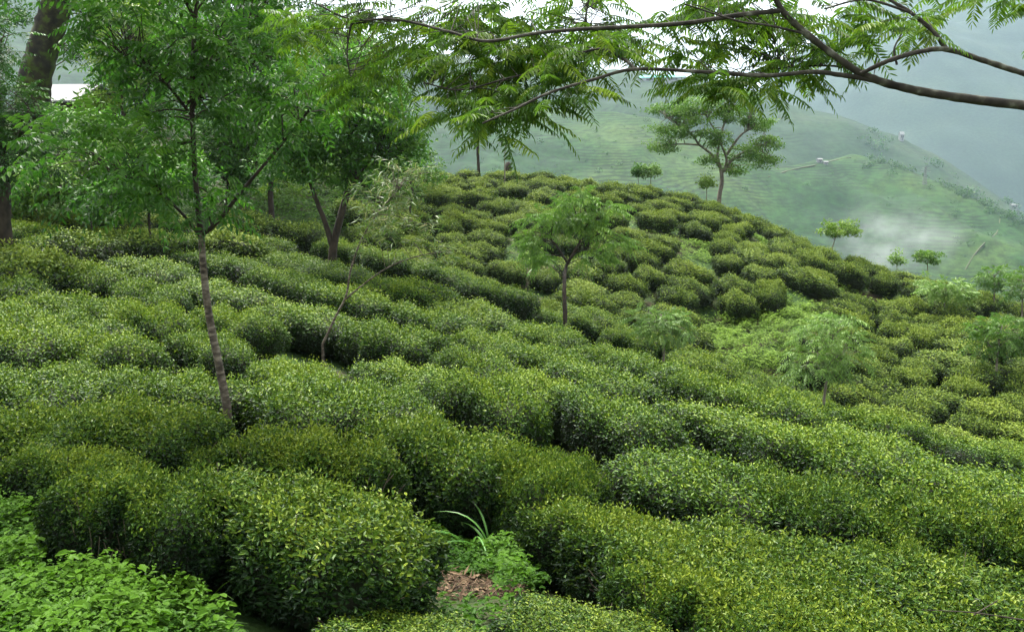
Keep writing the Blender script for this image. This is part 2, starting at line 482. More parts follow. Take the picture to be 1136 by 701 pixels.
Z += .035 * hashnoise(GXX * 1.1, GYY * 1.1, 3) + .02 * hashnoise(GXX * 2.3, GYY * 2.3, 5)
Z -= 70 * smooth(58, 110, GYY) + 60 * smooth(34, 60, GXX) - 2 * smooth(30, 60, -GXX)

def ground_z(x, y):
    fx = np.clip((np.asarray(x, float) - GX0) / GS, 0, len(gx) - 1.001); fy = np.clip((np.asarray(y, float) - GY0) / GS, 0, len(gy) - 1.001)
    i = fx.astype(int); j = fy.astype(int); u = fx - i; v = fy - j
    return (Z[j, i] * (1 - u) + Z[j, i + 1] * u) * (1 - v) + (Z[j + 1, i] * (1 - u) + Z[j + 1, i + 1] * u) * v

def ground_n(x, y, e=.5):
    dx = (ground_z(x + e, y) - ground_z(x - e, y)) / (2 * e); dy = (ground_z(x, y + e) - ground_z(x, y - e)) / (2 * e)
    return Vector((-float(dx), -float(dy), 1)).normalized()

def on_ground(px, py, h=0.0, ymin=2.5, ymax=62):
    """the point of the ground (raised by h) that the line of sight through a pixel meets first"""
    Ys = np.arange(ymin, ymax, .08)
    d = ray(px, py)
    pts = d[None] * (Ys / d[1])[:, None]
    below = pts[:, 2] < ground_z(pts[:, 0], pts[:, 1]) + h
    if not below.any():
        gap = pts[:, 2] - ground_z(pts[:, 0], pts[:, 1]) - h
        k = int(np.argmin(gap + (Ys < 20) * 50))
        return (pts[k], False)
    return pts[int(np.argmax(below))], True

gm = MB()
nx, ny = len(gx), len(gy)
ii, jj = np.meshgrid(np.arange(nx - 1), np.arange(ny - 1))
b0 = (jj * nx + ii).ravel()
gm.add(np.stack([GXX.ravel(), GYY.ravel(), Z.ravel()], 1), np.stack([b0, b0 + 1, b0 + nx + 1, b0 + nx], 1), .5, 0, True)
tag(gm.build('ground', M_GROUND), kind='structure')

# ------------------------------------------------------------------ far hills
def interp(poly, x):
    poly = np.asarray(poly, float)
    return np.interp(x, poly[:, 0], poly[:, 1])

class Hill:
    def __init__(self, ridge, yr, yf, zf, amp, seed, fold=1.0):
        self.ridge, self.yr, self.yf, self.zf, self.amp, self.seed, self.fold = ridge, yr, yf, zf, amp, seed, fold
    def pt(self, px, s):
        """s: 0 at the ridge, 1 at the foot towards us, negative behind the ridge"""
        px = np.asarray(px, float); s = np.asarray(s, float)
        px, s = np.broadcast_arrays(px, s)
        a = (px - CX) / FPX
        yr = interp(self.yr, px)
        yv = -(interp(self.ridge, px) - CY) / FPX
        zr = yr * (-SP + yv * CP) / (CP + yv * SP)
        Y = yr + (self.yf - yr) * s
        prof = np.where(s >= 0, np.abs(s) ** 1.12, 0.9 * np.abs(s))
        z = zr + (self.zf - zr) * np.minimum(prof, 1.2)
        X = a * Y / (CP + yv * SP) * 1.0
        k = np.clip(s, 0, 1)
        env = np.sin(np.pi * np.clip(k, 0, 1)) ** .8
        sc = self.fold
        z = z + env * self.amp * (hashnoise(X / (sc * 150) + 3, Y / (sc * 210), self.seed, 5) + .55 * np.abs(hashnoise(X / (sc * 60), Y / (sc * 130), self.seed + 9, 3)))
        z = z + (1 - env) * self.amp * .10 * hashnoise(X / (sc * 30), Y / (sc * 400), self.seed + 4, 4)
        return np.stack([X, Y, z], -1)
    def build(self, name, mat, x0=-900, x1=2100, nx=420, ns=110):
        px = np.linspace(x0, x1, nx); s = np.concatenate([np.linspace(-.5, 0, 14)[:-1], np.linspace(0, 1, ns) ** 1.15])
        pp, ss = np.meshgrid(px, s)
        v = self.pt(pp, ss)
        i, j = np.meshgrid(np.arange(nx - 1), np.arange(len(s) - 1))
        b = (j * nx + i).ravel()
        mb = MB(); mb.add(v.reshape(-1, 3), np.stack([b, b + 1, b + nx + 1, b + nx], 1), .5, 0, True)
        return tag(mb.build(name, mat), kind='structure')

hill1 = Hill([(-900, 230), (-300, 200), (200, 160), (420, 135), (560, 121), (640, 121), (730, 134), (800, 160), (860, 186), (905, 178), (945, 172), (1000, 188), (1060, 212), (1136, 249), (1300, 320), (2100, 520)],
             [(-900, 620), (600, 640), (860, 560), (945, 600), (1136, 480), (2100, 420)], 200, -190, 26, 11, .62)
hill2 = Hill([(-900, -60), (-200, -50), (0, -30), (200, 0), (380, 35), (480, 58), (560, 70), (650, 77), (740, 83), (830, 99), (880, 116), (940, 132), (1000, 152), (1060, 186), (1136, 236), (1400, 330), (2100, 460)],
             [(-900, 1000), (700, 1050), (1000, 950), (2100, 800)], 480, -120, 34, 23, 1.1)
hill3 = Hill([(-900, 230), (600, 200), (760, 150), (840, 100), (890, 55), (950, 0), (1040, -40), (1136, -62), (1500, -90), (2100, -40)],
             [(-900, 2900), (2100, 2500)], 1150, -180, 90, 37, 2.6)
hill1.build('hillside', M_HILL1, nx=560, ns=170)
hill2.build('hillside', M_HILL2)
hill3.build('mountain', M_HILL3)

# valley floor under everything, out to the horizon
vb = MB()
xs = np.linspace(-7000, 7000, 60); ys = np.linspace(-300, 5800, 40)
vx, vy = np.meshgrid(xs, ys)
vz = -190 + 12 * hashnoise(vx / 500, vy / 500, 2)
i, j = np.meshgrid(np.arange(59), np.arange(39)); b = (j * 60 + i).ravel()
vb.add(np.stack([vx.ravel(), vy.ravel(), vz.ravel()], 1), np.stack([b, b + 1, b + 61, b + 60], 1), .5, 0, True)
tag(vb.build('terrain', M_HILL3), kind='structure')

# hazy air
def haze_box(name, lo, hi, mat):
    lo = np.array(lo, float); hi = np.array(hi, float)
    v = np.array([[x, y, z] for z in (0, 1) for y in (0, 1) for x in (0, 1)]) * (hi - lo) + lo
    f = np.array([[0, 2, 3, 1], [4, 5, 7, 6], [0, 1, 5, 4], [2, 6, 7, 3], [0, 4, 6, 2], [1, 3, 7, 5]])
    mb = MB(); mb.add(v, f)
    return mb.build(name, mat)
m, nt, out = nodes_of('hazy_air')
pv = nt.nodes.new('ShaderNodeVolumePrincipled')
pv.inputs['Color'].default_value = (.64, .85, 1.0, 1)
pv.inputs['Density'].default_value = 1.35e-4
pv.inputs['Anisotropy'].default_value = .15
nt.links.new(pv.outputs[0], out.inputs['Volume'])
tag(haze_box('haze', (-7200, -350, -205), (7200, 6000, 640), m), kind='stuff')

# a wisp of mist drifting up out of the valley behind the crest
m, nt, out = nodes_of('drifting_mist')
N = nt.nodes.new; Lk = nt.links.new
tc = N('ShaderNodeTexCoord')
ln = N('ShaderNodeVectorMath'); ln.operation = 'LENGTH'
Lk(tc.outputs['Object'], ln.inputs[0])
fo = N('ShaderNodeMapRange'); fo.inputs['From Min'].default_value = 1.0; fo.inputs['From Max'].default_value = .1; fo.interpolation_type = 'SMOOTHSTEP'
Lk(ln.outputs['Value'], fo.inputs['Value'])
no = N('ShaderNodeTexNoise'); no.inputs['Scale'].default_value = 2.3; no.inputs['Detail'].default_value = 4; no.inputs['Roughness'].default_value = .6
Lk(tc.outputs['Object'], no.inputs['Vector'])
nr = N('ShaderNodeMapRange'); nr.inputs['From Min'].default_value = .44; nr.inputs['From Max'].default_value = .72
Lk(no.outputs['Fac'], nr.inputs['Value'])
mu = N('ShaderNodeMath'); mu.operation = 'MULTIPLY'; Lk(fo.outputs[0], mu.inputs[0]); Lk(nr.outputs[0], mu.inputs[1])
m2 = N('ShaderNodeMath'); m2.operation = 'MULTIPLY'; m2.inputs[1].default_value = .07; Lk(mu.outputs[0], m2.inputs[0])
pv = N('ShaderNodeVolumePrincipled'); pv.inputs['Color'].default_value = (.95, .97, 1, 1)
Lk(m2.outputs[0], pv.inputs['Density'])
Lk(pv.outputs[0], out.inputs['Volume'])
mist = haze_box('mist', (-1, -1, -1), (1, 1, 1), m)
mist.location = P(990, 268, 120)
mist.scale = (11, 11, 7)
tag(mist, kind='stuff')

# far tracks, houses, tower
def hill_point(hill, px, py, s0=0.0, s1=.98):
    ss = np.linspace(s0, s1, 500)
    pts = hill.pt(np.full(500, px), ss)
    best = None
    for k in range(500):
        u = proj(pts[k])
        e = (u[0] - px) ** 2 + (u[1] - py) ** 2
        if best is None or e < best[0]:
            best = (e, k)
    return pts[best[1]]

def track(hill, pix, wd, kind_name='footpath'):
    ctr = catmull([hill_point(hill, *p) for p in pix], 10)
    t = nrm(np.gradient(ctr, axis=0)); side = nrm(np.cross(t, [0, 0, 1.0]))
    up = np.array([0, 0, .18])
    v = np.concatenate([ctr - side * wd / 2 + up, ctr + side * wd / 2 + up, ctr + side * wd / 2 - up * 3, ctr - side * wd / 2 - up * 3])
    k = len(ctr); i = np.arange(k - 1)
    mb = MB()
    mb.add(v, np.concatenate([np.stack([i, i + 1, i + 1 + k, i + k], 1), np.stack([i + k, i + 1 + k, i + 1 + 2 * k, i + 2 * k], 1), np.stack([i, i + 3 * k, i + 1 + 3 * k, i + 1], 1)]), .5)
    tag(mb.build(kind_name, M_TRACK), kind='structure')
track(hill1, [(852, 196), (880, 188), (905, 183), (930, 177), (944, 175)], 1.3, 'road')
track(hill1, [(1110, 243), (1108, 258), (1096, 270), (1086, 284), (1078, 300)], .5)

def box_faces():
    return np.array([[0, 2, 3, 1], [4, 5, 7, 6], [0, 1, 5, 4], [2, 6, 7, 3], [0, 4, 6, 2], [1, 3, 7, 5]])
def add_box(mb, lo, hi, mat=0):
    lo = np.array(lo, float); hi = np.array(hi, float)
    v = np.array([[x, y, z] for z in (0, 1) for y in (0, 1) for x in (0, 1)]) * (hi - lo) + lo
    mb.add(v, box_faces(), .5, mat)

def house(name, label, loc, wd, dp, ht, roof_mat, rz=0.0, pitch=.35, over=.35, win=True):
    r = empty(name, loc, label, 'house')
    r.rotation_euler.z = rz
    a = MB(); add_box(a, (-wd / 2, -dp / 2, -1.0), (wd / 2, dp / 2, ht))
    rise = dp / 2 * pitch
    g = np.array([[-wd / 2, -dp / 2, ht], [-wd / 2, dp / 2, ht], [-wd / 2, 0, ht + rise], [wd / 2, -dp / 2, ht], [wd / 2, dp / 2, ht], [wd / 2, 0, ht + rise]])
    a.add(g, [[0, 2, 1], [3, 4, 5]])
    a.build('wall', M_WALLW if roof_mat is not M_ROOF or win else M_WOODD, r)
    b_ = MB(); X = wd / 2 + over; Yd = dp / 2 + over; z0 = ht - over * pitch + .05
    for sg in (-1, 1):
        v = np.array([[-X, sg * Yd, z0], [X, sg * Yd, z0], [X, 0, ht + rise + .05], [-X, 0, ht + rise + .05]])
        v = np.concatenate([v, v + [0, 0, .08]])
        b_.add(v, [[0, 1, 2, 3], [4, 7, 6, 5], [0, 4, 5, 1], [1, 5, 6, 2], [2, 6, 7, 3], [3, 7, 4, 0]])
    b_.build('roof', roof_mat, r)
    if win:
        for k in (-1, 1):
            c_ = MB(); add_box(c_, (k * wd * .27 - wd * .08, -dp / 2 - .06, ht * .42), (k * wd * .27 + wd * .08, -dp / 2 - .01, ht * .8)); c_.build('window', M_WOODD, r)
        d_ = MB(); add_box(d_, (-wd * .07, -dp / 2 - .06, 0), (wd * .07, -dp / 2 - .01, ht * .75)); d_.build('door', M_WOODD, r)
    return r
house('hill_house', 'small white house on the far ridge, left one of the two', hill_point(hill1, 909, 180), 2.8, 2.4, 1.7, M_WALLW, .2)
house('hill_house', 'smaller white house on the far ridge, right one of the two', hill_point(hill1, 916, 182), 2.4, 2, 1.3, M_WALLW, .1)
house('hill_house', 'tiny white house on the hazy mountain slope at the right edge', hill_point(hill2, 1124, 232) + P(1124, 168, 1600) - P(1124, 168, 1600), 6, 5, 4, M_WALLW, .1)
house('hill_house', 'pale tall building on the crest of the hazy second ridge', hill_point(hill2, 1000, 156), 4, 4, 6, M_WALLW, .1, 1.2)
house('greenhouse', 'long teal roofed shed on the hazy slope under the branch', hill_point(hill2, 735, 92), 44, 12, 5, M_TEAL, -.25, .4)

def tower(loc, hgt, label):
    r = empty('transmission_tower', loc, label, 'tower')
    a = MB(); bw = hgt * .1
    for sx in (-1, 1):
        for sy in (-1, 1):
            add_tube(a, [(sx * bw, sy * bw, -1), (sx * bw * .45, sy * bw * .45, hgt * .55), (sx * .25, sy * .25, hgt)], .13, 4)
    nlev = 9
    for k in range(nlev):
        z0, z1 = hgt * k / nlev, hgt * (k + 1) / nlev
        f0 = bw * (1 - .93 * z0 / hgt) + .05; f1 = bw * (1 - .93 * z1 / hgt) + .05
        for s_ in (-1, 1):
            add_tube(a, [(-f0, s_ * f0, z0), (f1, s_ * f1, z1)], .05, 3); add_tube(a, [(f0, s_ * f0, z0), (-f1, s_ * f1, z1)], .05, 3)
            add_tube(a, [(s_ * f0, -f0, z0), (s_ * f1, f1, z1)], .05, 3)
    a.build('mast', M_STEEL, r)
    for zz, ww in ((.72, 3.0), (.84, 2.6), (.95, 2.1)):
        b_ = MB(); add_tube(b_, [(-ww, 0, hgt * zz), (0, 0, hgt * zz + .5), (ww, 0, hgt * zz)], .09, 4); b_.build('crossarm', M_STEEL, r)
tower(hill_point(hill1, 1026, 205), 10, 'grey lattice transmission tower on the far ridge')

# far woods in the hollow to the right (one mass)
def add_clump(mb, ctr, r, k, L, six=False, flat=.75, tone0=.35, tone1=.5):
    d = rand_dirs(k); rad = rng.uniform(.55, 1.0, k) ** .6
    p = ctr + d * rad[:, None] * r * np.array([1, 1, flat])
    n = nrm(d * .8 + rng.normal(size=(k, 3)) * .5 + [0, 0, .4])
    dd = rng.normal(size=(k, 3)); ll = L * rng.uniform(.6, 1.3, k)
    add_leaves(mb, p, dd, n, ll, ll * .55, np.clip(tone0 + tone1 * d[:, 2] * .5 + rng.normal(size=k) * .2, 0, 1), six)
wm = MB()
for k in range(420):
    px = rng.uniform(960, 1330)
    if rng.uniform() < .45:
        p = hill1.pt(px, rng.uniform(-.02, .07) * rng.uniform(.2, 1))
        R = rng.uniform(1.2, 3.4)
    else:
        p = hill2.pt(px, .10 + .55 * rng.uniform() ** 1.2)
        R = rng.uniform(3, 8)
    if hashnoise(p[0] / 60, p[1] / 90, 8) < -.05 and rng.uniform() < .8:
        continue
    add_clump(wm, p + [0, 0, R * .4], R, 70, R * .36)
for k in range(520):                      # scattered trees and scrub on the near tea hillside
    px = rng.uniform(440, 1150); s_ = rng.uniform(.0, .45)
    p = hill1.pt(px, s_)
    if hashnoise(p[0] / 45, p[1] / 60, 31) < .02:
        continue
    R = rng.uniform(.5, 1.0) if rng.uniform() < .7 else rng.uniform(1.0, 2.4)
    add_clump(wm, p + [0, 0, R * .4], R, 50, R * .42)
tag(wm.build('distant_woods', M_BROAD), kind='stuff')

# ------------------------------------------------------------------ tea bushes
PROF = np.array([(0, 1.0), (.42, .995), (.70, .975), (.87, .91), (.965, .78), (1.0, .60), (.985, .42), (.90, .26), (.74, .14)])
def bush_geometry(mb, seed, nleaf, leaf, six, size=(2.0, 1.4, .72), flat=1.0, sq=3.6, core=True, off=None, rot=None, twig=None):
    r = np.random.default_rng(seed)
    a, b_, h = size[0] / 2, size[1] / 2, size[2]
    seg = np.diff(PROF, axis=0); sl = np.hypot(seg[:, 0] * (a + b_) / 2, seg[:, 1] * h)
    wgt = sl * (PROF[:-1, 0] + PROF[1:, 0]) / 2
    wgt = wgt * np.where(PROF[:-1, 1] > .7, 1.0, np.where(PROF[:-1, 1] > .35, .55, .27))
    wgt = wgt / wgt.sum()
    ph = r.uniform(0, 6.28, 8); fr = r.uniform(2.2, 5.5, (5, 2)); fp = r.uniform(0, 6.28, 5)
    def shape(th, q, idx):
        rr = PROF[idx, 0] + (PROF[idx + 1, 0] - PROF[idx, 0]) * q
        zz = PROF[idx, 1] + (PROF[idx + 1, 1] - PROF[idx, 1]) * q
        ct, st = np.cos(th), np.sin(th)
        R = (np.abs(ct / a) ** sq + np.abs(st / b_) ** sq) ** (-1 / sq)
        R = R * (1 + .035 * np.sin(2 * th + ph[0]) + .075 * np.sin(3 * th + ph[1]) + .06 * np.sin(5 * th + ph[2]) + .045 * np.sin(9 * th + ph[3] + zz * 4) + .03 * np.sin(14 * th + ph[4] - zz * 7))
        x, y = R * rr * ct, R * rr * st
        bump = sum(np.sin(x * fr[k, 0] * 1.6 + y * fr[k, 1] * 1.6 + fp[k]) for k in range(5)) / 5
        z = h * zz + .11 * bump * np.clip((zz - .3) * 3, 0, 1) - h * .10 * (1 - flat) * rr ** 2
        return x, y, z, rr, zz
    idx = r.choice(len(wgt), nleaf, p=wgt); qq = r.uniform(0, 1, nleaf); th = r.uniform(0, 2 * math.pi, nleaf)
    # even out the plan: weight the angle by radius squared through rejection
    x, y, z, rr, zz = shape(th, qq, idx)
    dr = seg[idx, 0] * (a + b_) / 2; dz = seg[idx, 1] * h
    nl = np.hypot(dr, dz)
    n = np.stack([np.cos(th) * (-dz / nl), np.sin(th) * (-dz / nl), dr / nl], 1)
    n = nrm(n + .25 * r.normal(size=n.shape))
    depth = np.minimum(r.exponential(.045, nleaf), .18)
    shoot = r.uniform(0, 1, nleaf) < .17 * np.clip(n[:, 2], 0, 1)
    p = np.stack([x, y, z], 1) - n * (depth - .02)[:, None]
    p = p + (n + [0, 0, .5]) * (shoot * r.uniform(0, .075, nleaf))[:, None]
    p += r.normal(size=p.shape) * .012
    ln = nrm(n * .55 + r.normal(size=n.shape) * .6 + [0, 0, .55])
    d = r.normal(size=n.shape) * [1, 1, .45] + n * .32 - [0, 0, .12]
    d[shoot] += [0, 0, .55]
    L = leaf * r.uniform(.6, 1.25, nleaf) * np.where(shoot, .8, 1)
    tone = .03 + .56 * np.clip(n[:, 2], -.3, 1) + .155 * r.normal(size=nleaf) - 1.8 * depth + shoot * .24 + (r.uniform(size=nleaf) < .03) * .3  # yellower young leaves on top; shade of sides and inside also put into tone
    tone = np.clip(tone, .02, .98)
    W = L * r.uniform(.36, .50, nleaf)
    if rot is not None:
        p = p @ rot.T + off; d = d @ rot.T; ln = ln @ rot.T
    add_leaves(mb, p, d, ln, L, W, tone, six)
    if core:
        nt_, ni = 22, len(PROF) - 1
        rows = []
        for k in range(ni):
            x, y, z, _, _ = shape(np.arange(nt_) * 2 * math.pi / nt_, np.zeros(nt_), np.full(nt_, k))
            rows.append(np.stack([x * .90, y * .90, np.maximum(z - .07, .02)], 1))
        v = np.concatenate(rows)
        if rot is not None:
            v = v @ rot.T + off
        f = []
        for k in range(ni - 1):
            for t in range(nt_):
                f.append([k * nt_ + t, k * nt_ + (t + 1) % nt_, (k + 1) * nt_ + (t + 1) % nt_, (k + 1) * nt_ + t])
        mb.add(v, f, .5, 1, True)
    if twig is not None:
        for k in range(26):
            t = r.uniform(0, 2 * math.pi); s0 = r.uniform(.05, .45); s1 = r.uniform(.75, 1.0)
            z1 = h * r.uniform(.45, .75)
            p0 = np.array([a * s0 * math.cos(t), b_ * s0 * math.sin(t), -.12]); p2 = np.array([a * s1 * math.cos(t + .2), b_ * s1 * math.sin(t + .2), z1])
            pm = (p0 + p2) / 2 + r.normal(size=3) * .06
            add_tube(twig, catmull([p0, pm, p2], 4), np.linspace(.016, .005, 9), 5)
            for _ in range(2):
                e = p2 + np.array([a * .15 * math.cos(t), b_ * .15 * math.sin(t), .12]) * r.uniform(.3, 1.2) + r.normal(size=3) * .09
                add_tube(twig, [pm, (pm + e) / 2 + r.normal(size=3) * .03, e], [.007, .005, .003], 4)

NEAR, MID, FAR = [], [], []
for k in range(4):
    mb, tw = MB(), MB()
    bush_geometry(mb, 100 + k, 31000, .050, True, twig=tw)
    NEAR.append((mb.mesh('tea_bush_crown', [M_TEA_NEAR, M_CORE]), tw.mesh('tea_bush_stems', M_TWIG)))
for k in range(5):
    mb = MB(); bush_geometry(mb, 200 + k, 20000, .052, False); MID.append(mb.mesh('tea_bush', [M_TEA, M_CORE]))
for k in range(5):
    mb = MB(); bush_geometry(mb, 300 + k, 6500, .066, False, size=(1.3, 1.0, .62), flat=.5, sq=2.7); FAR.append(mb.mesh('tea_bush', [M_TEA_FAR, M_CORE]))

BUSH = []          # (x, y, z, yaw, length, width, height, zone)
def put(px, py, L, W, hgt, yaw=None, zone='near', Y=None):
    p = P(px, py, Y) if Y else on_ground(px, py, hgt, ymin=5.0)[0]
    BUSH.append([p[0], p[1], yaw if yaw is not None else -.9, L, W, hgt, zone])
# the bushes close to us, one by one: canopy centre, length along its row, width, height, yaw, depth
for a in [(325, 578, 1.75, 1.05, .66, -.55, 4.95), (150, 542, 1.0, .85, .58, -.2, 4.85), (70, 493, 1.0, .75, .55, -.3, 5.7), (335, 487, 1.6, .95, .62, -.65, 6.9),
          (480, 478, 1.8, 1.15, .68, -.75, 7.7), (572, 515, 1.1, .95, .66, -.9, 7.2), (28, 440, 1.6, 1.1, .62, -.35, 7.4), (150, 436, 1.6, 1.1, .62, -.5, 7.8), (235, 470, .9, .7, .45, -.6, 7.3),
          (450, 706, 1.0, .7, .26, -.1, 4.05), (655, 692, 1.0, .7, .28, -.3, 4.4), (672, 554, 1.35, 1.0, .66, -.85, 6.2), (742, 618, 1.65, 1.1, .68, -.9, 5.55), (845, 588, 1.7, 1.1, .68, -.75, 6.4),
          (900, 668, 1.5, 1.1, .64, -.8, 5.3), (1055, 658, 1.8, 1.2, .64, -.6, 5.7), (1000, 570, 1.8, 1.15, .68, -.65, 7.2), (1120, 590, 1.3, 1.05, .64, -.6, 6.9), (770, 512, 1.9, 1.15, .64, -.65, 8.2),
          (885, 525, 1.5, 1.1, .62, -.6, 8.0), (25, 413, 1.7, 1.1, .6, -.4, 8.7), (95, 405, 1.5, 1.1, .6, -.5, 9.2), (15, 362, 1.9, 1.2, .66, -.5, 11.4), (-20, 345, 1.9, 1.2, .66, -.5, 12.2), (75, 352, 1.8, 1.2, .62, -.5, 12.6), (205, 412, 1.5, 1.05, .6, -.6, 9.3), (780, 694, 1.2, .95, .6, -.8, 4.8), (595, 500, 1.0, 1.0, .64, -.8, 7.7),
          (1136, 694, 1.3, 1.1, .6, -.6, 5.2), (960, 730, 1.5, 1.0, .6, -.7, 4.7), (1010, 618, 1.0, .9, .6, -.7, 6.4)]:
    put(a[0], a[1], a[2], a[3], a[4] * (.92 if a[6] < 6.7 else 1.1), a[5], 'near', a[6])
HAND = len(BUSH)
NEAR_ROWS = [
    [(340, 262), (420, 280), (480, 297), (560, 322), (620, 343), (700, 370), (800, 405), (900, 443), (1000, 472), (1140, 503)],
    [(270, 268), (330, 284), (400, 304), (500, 333), (620, 369), (720, 402), (820, 436), (920, 468), (1000, 492), (1140, 530)],
    [(190, 272), (300, 301), (400, 330), (500, 358), (600, 390), (700, 425), (800, 455), (900, 487), (980, 512), (1080, 540)],
    [(110, 276), (250, 315), (350, 345), (450, 373), (550, 405), (650, 440), (740, 470), (840, 497)],
    [(30, 284), (150, 317), (260, 350), (360, 379), (450, 405), (560, 440), (640, 476), (690, 500)],
    [(-60, 292), (0, 308), (100, 334), (190, 358), (290, 390), (380, 418), (440, 440)],
    [(-70, 325), (0, 345), (90, 368), (180, 393), (280, 422), (350, 445)],
    [(-80, 370), (-10, 385), (70, 402)],
]
def row_world(pts, h):
    out = []
    for (px, py) in pts:
        p, ok = on_ground(px, py, h, ymin=5)
        out.append(p[:2])
    return catmull(np.array(out), 24)
rows = [row_world(r_, HN) for r_ in NEAR_ROWS]
# further rows behind the first, where the left of the garden runs back under the trees
rr2 = [row_world(r_, HN) for r_ in [[(150, 262), (230, 262), (300, 268)], [(-20, 262), (60, 264), (120, 270)], [(-30, 250), (60, 252), (160, 256)]]]
allrows = rows + rr2
for k, rw in enumerate(allrows):
    seg = np.hypot(*np.diff(rw, axis=0).T); s = np.concatenate([[0], np.cumsum(seg)])
    pos = rng.uniform(.2, .9)
    while pos < s[-1]:
        L = rng.uniform(1.45, 2.3)
        x, y = np.interp(pos + L / 2, s, rw[:, 0]), np.interp(pos + L / 2, s, rw[:, 1])
        t = np.array([np.interp(pos + L / 2 + .3, s, rw[:, 0]) - np.interp(pos + L / 2 - .3, s, rw[:, 0]), np.interp(pos + L / 2 + .3, s, rw[:, 1]) - np.interp(pos + L / 2 - .3, s, rw[:, 1])])
        yaw = math.atan2(t[1], t[0]) if np.hypot(*t) > 1e-6 else -.9
        dists = [np.hypot(rw2[:, 0] - x, rw2[:, 1] - y).min() for q_, rw2 in enumerate(rows) if rw2 is not rw and abs(q_ - k) == 1]
        wd = np.clip(np.mean(dists) if dists else 1.4, 1.1, 2.0) * rng.uniform(.86, 1.02)
        jit = rng.normal(size=2) * .07
        clear = all(((x - b[0]) ** 2 + (y - b[1]) ** 2) > (.42 * (L + b[3]) * .72) ** 2 for b in BUSH[:HAND])
        if clear and rng.uniform() > .03:
            BUSH.append([x + jit[0], y + jit[1], yaw + rng.normal() * .08, L * 1.05, wd * .67, rng.uniform(.66, .82), 'near'])
        pos += L * (rng.uniform(.86, .97) if rng.uniform() < .8 else rng.uniform(1.05, 1.2))

# the hill across the gully: rounded bushes in rows along the contours
CREST = [(420, 196), (470, 189), (530, 186), (600, 190), (640, 195), (705, 204), (760, 214), (800, 226), (850, 242), (880, 257), (920, 276), (960, 291), (1000, 300), (1050, 311), (1136, 333), (1180, 345)]
BASE = [(420, 275), (480, 289), (560, 316), (620, 337), (700, 362), (800, 399), (900, 436), (1000, 464), (1136, 494), (1180, 502)]
def inside(poly, x, y):
    c_ = False; k = len(poly)
    for i in range(k):
        (x1, y1), (x2, y2) = poly[i], poly[i - 1]
        if (y1 > y) != (y2 > y) and x < (x2 - x1) * (y - y1) / (y2 - y1) + x1:
            c_ = not c_
    return c_
GAPS = [[(752, 394), (772, 360), (800, 348), (845, 340), (862, 316), (888, 328), (915, 338), (908, 368), (885, 384), (850, 392), (872, 420), (835, 410), (800, 396)],
        [(748, 272), (770, 256), (788, 262), (800, 280), (790, 292), (762, 290)],
        [(574, 292), (588, 264), (600, 270), (604, 300)],
        [(925, 306), (955, 300), (975, 312), (950, 326)], [(836, 262), (848, 252), (858, 262), (846, 272)]]
NR = 14
gt = (np.arange(NR) / (NR - 1))
gt = .30 * gt + .70 * gt ** 1.9
for k in range(NR):
    xs_ = np.arange(424, 1182, 4.0)
    ys_ = interp(CREST, xs_) + (interp(BASE, xs_) - interp(CREST, xs_)) * gt[k] + 1.5
    pts = []
    for x_, y_ in zip(xs_, ys_):
        p, ok = on_ground(x_, y_, H, ymin=13.5 + max(0, (900 - x_)) / 900 * 14 + 3.0)
        pts.append(p[:2])
    pts = np.array(pts)
    seg = np.hypot(*np.diff(pts, axis=0).T); seg = np.minimum(seg, 1.5); s = np.concatenate([[0], np.cumsum(seg)])
    pos = rng.uniform(0, 1)
    while pos < s[-1] - .5:
        L = rng.uniform(1.0, 1.6) if rng.uniform() < .75 else rng.uniform(1.6, 2.2)
        i_ = pos + L / 2
        x, y = np.interp(i_, s, pts[:, 0]), np.interp(i_, s, pts[:, 1])
        t = np.array([np.interp(i_ + 1, s, pts[:, 0]) - np.interp(i_ - 1, s, pts[:, 0]), np.interp(i_ + 1, s, pts[:, 1]) - np.interp(i_ - 1, s, pts[:, 1])])
        yaw = math.atan2(t[1], t[0])
        x += rng.normal() * .07; y += rng.normal() * .07
        pz = ground_z(x, y) + .6
        u = proj((x, y, pz))
        if not any(inside(g, u[0], u[1]) for g in GAPS) and rng.uniform() > .075:
            BUSH.append([x, y, yaw + rng.normal() * .15, L * .94, rng.uniform(.78, .98), rng.uniform(.54, .74), 'hill'])
        pos += L * rng.uniform(1.0, 1.12)
# unpruned bushes among the weeds on the left
for (px, py, L) in [(250, 258, 2.0), (275, 240, 2.2), (330, 250, 1.8), (350, 262, 1.5), (390, 225, 1.8), (420, 245, 1.8), (440, 262, 1.6), (400, 255, 1.6), (175, 240, 2.2), (120, 235, 2.2),
                    (60, 240, 2.2), (450, 215, 1.7), (430, 205, 1.6), (10, 235, 2.2), (440, 240, 1.6), (460, 230, 1.6), (455, 275, 1.5), (15, 288, 1.9), (50, 285, 1.7), (-5, 275, 1.9), (85, 262, 1.9), (150, 262, 1.9)]:
    put(px, py, L, L * .72, .9, rng.uniform(-1.2, .3), 'hill')

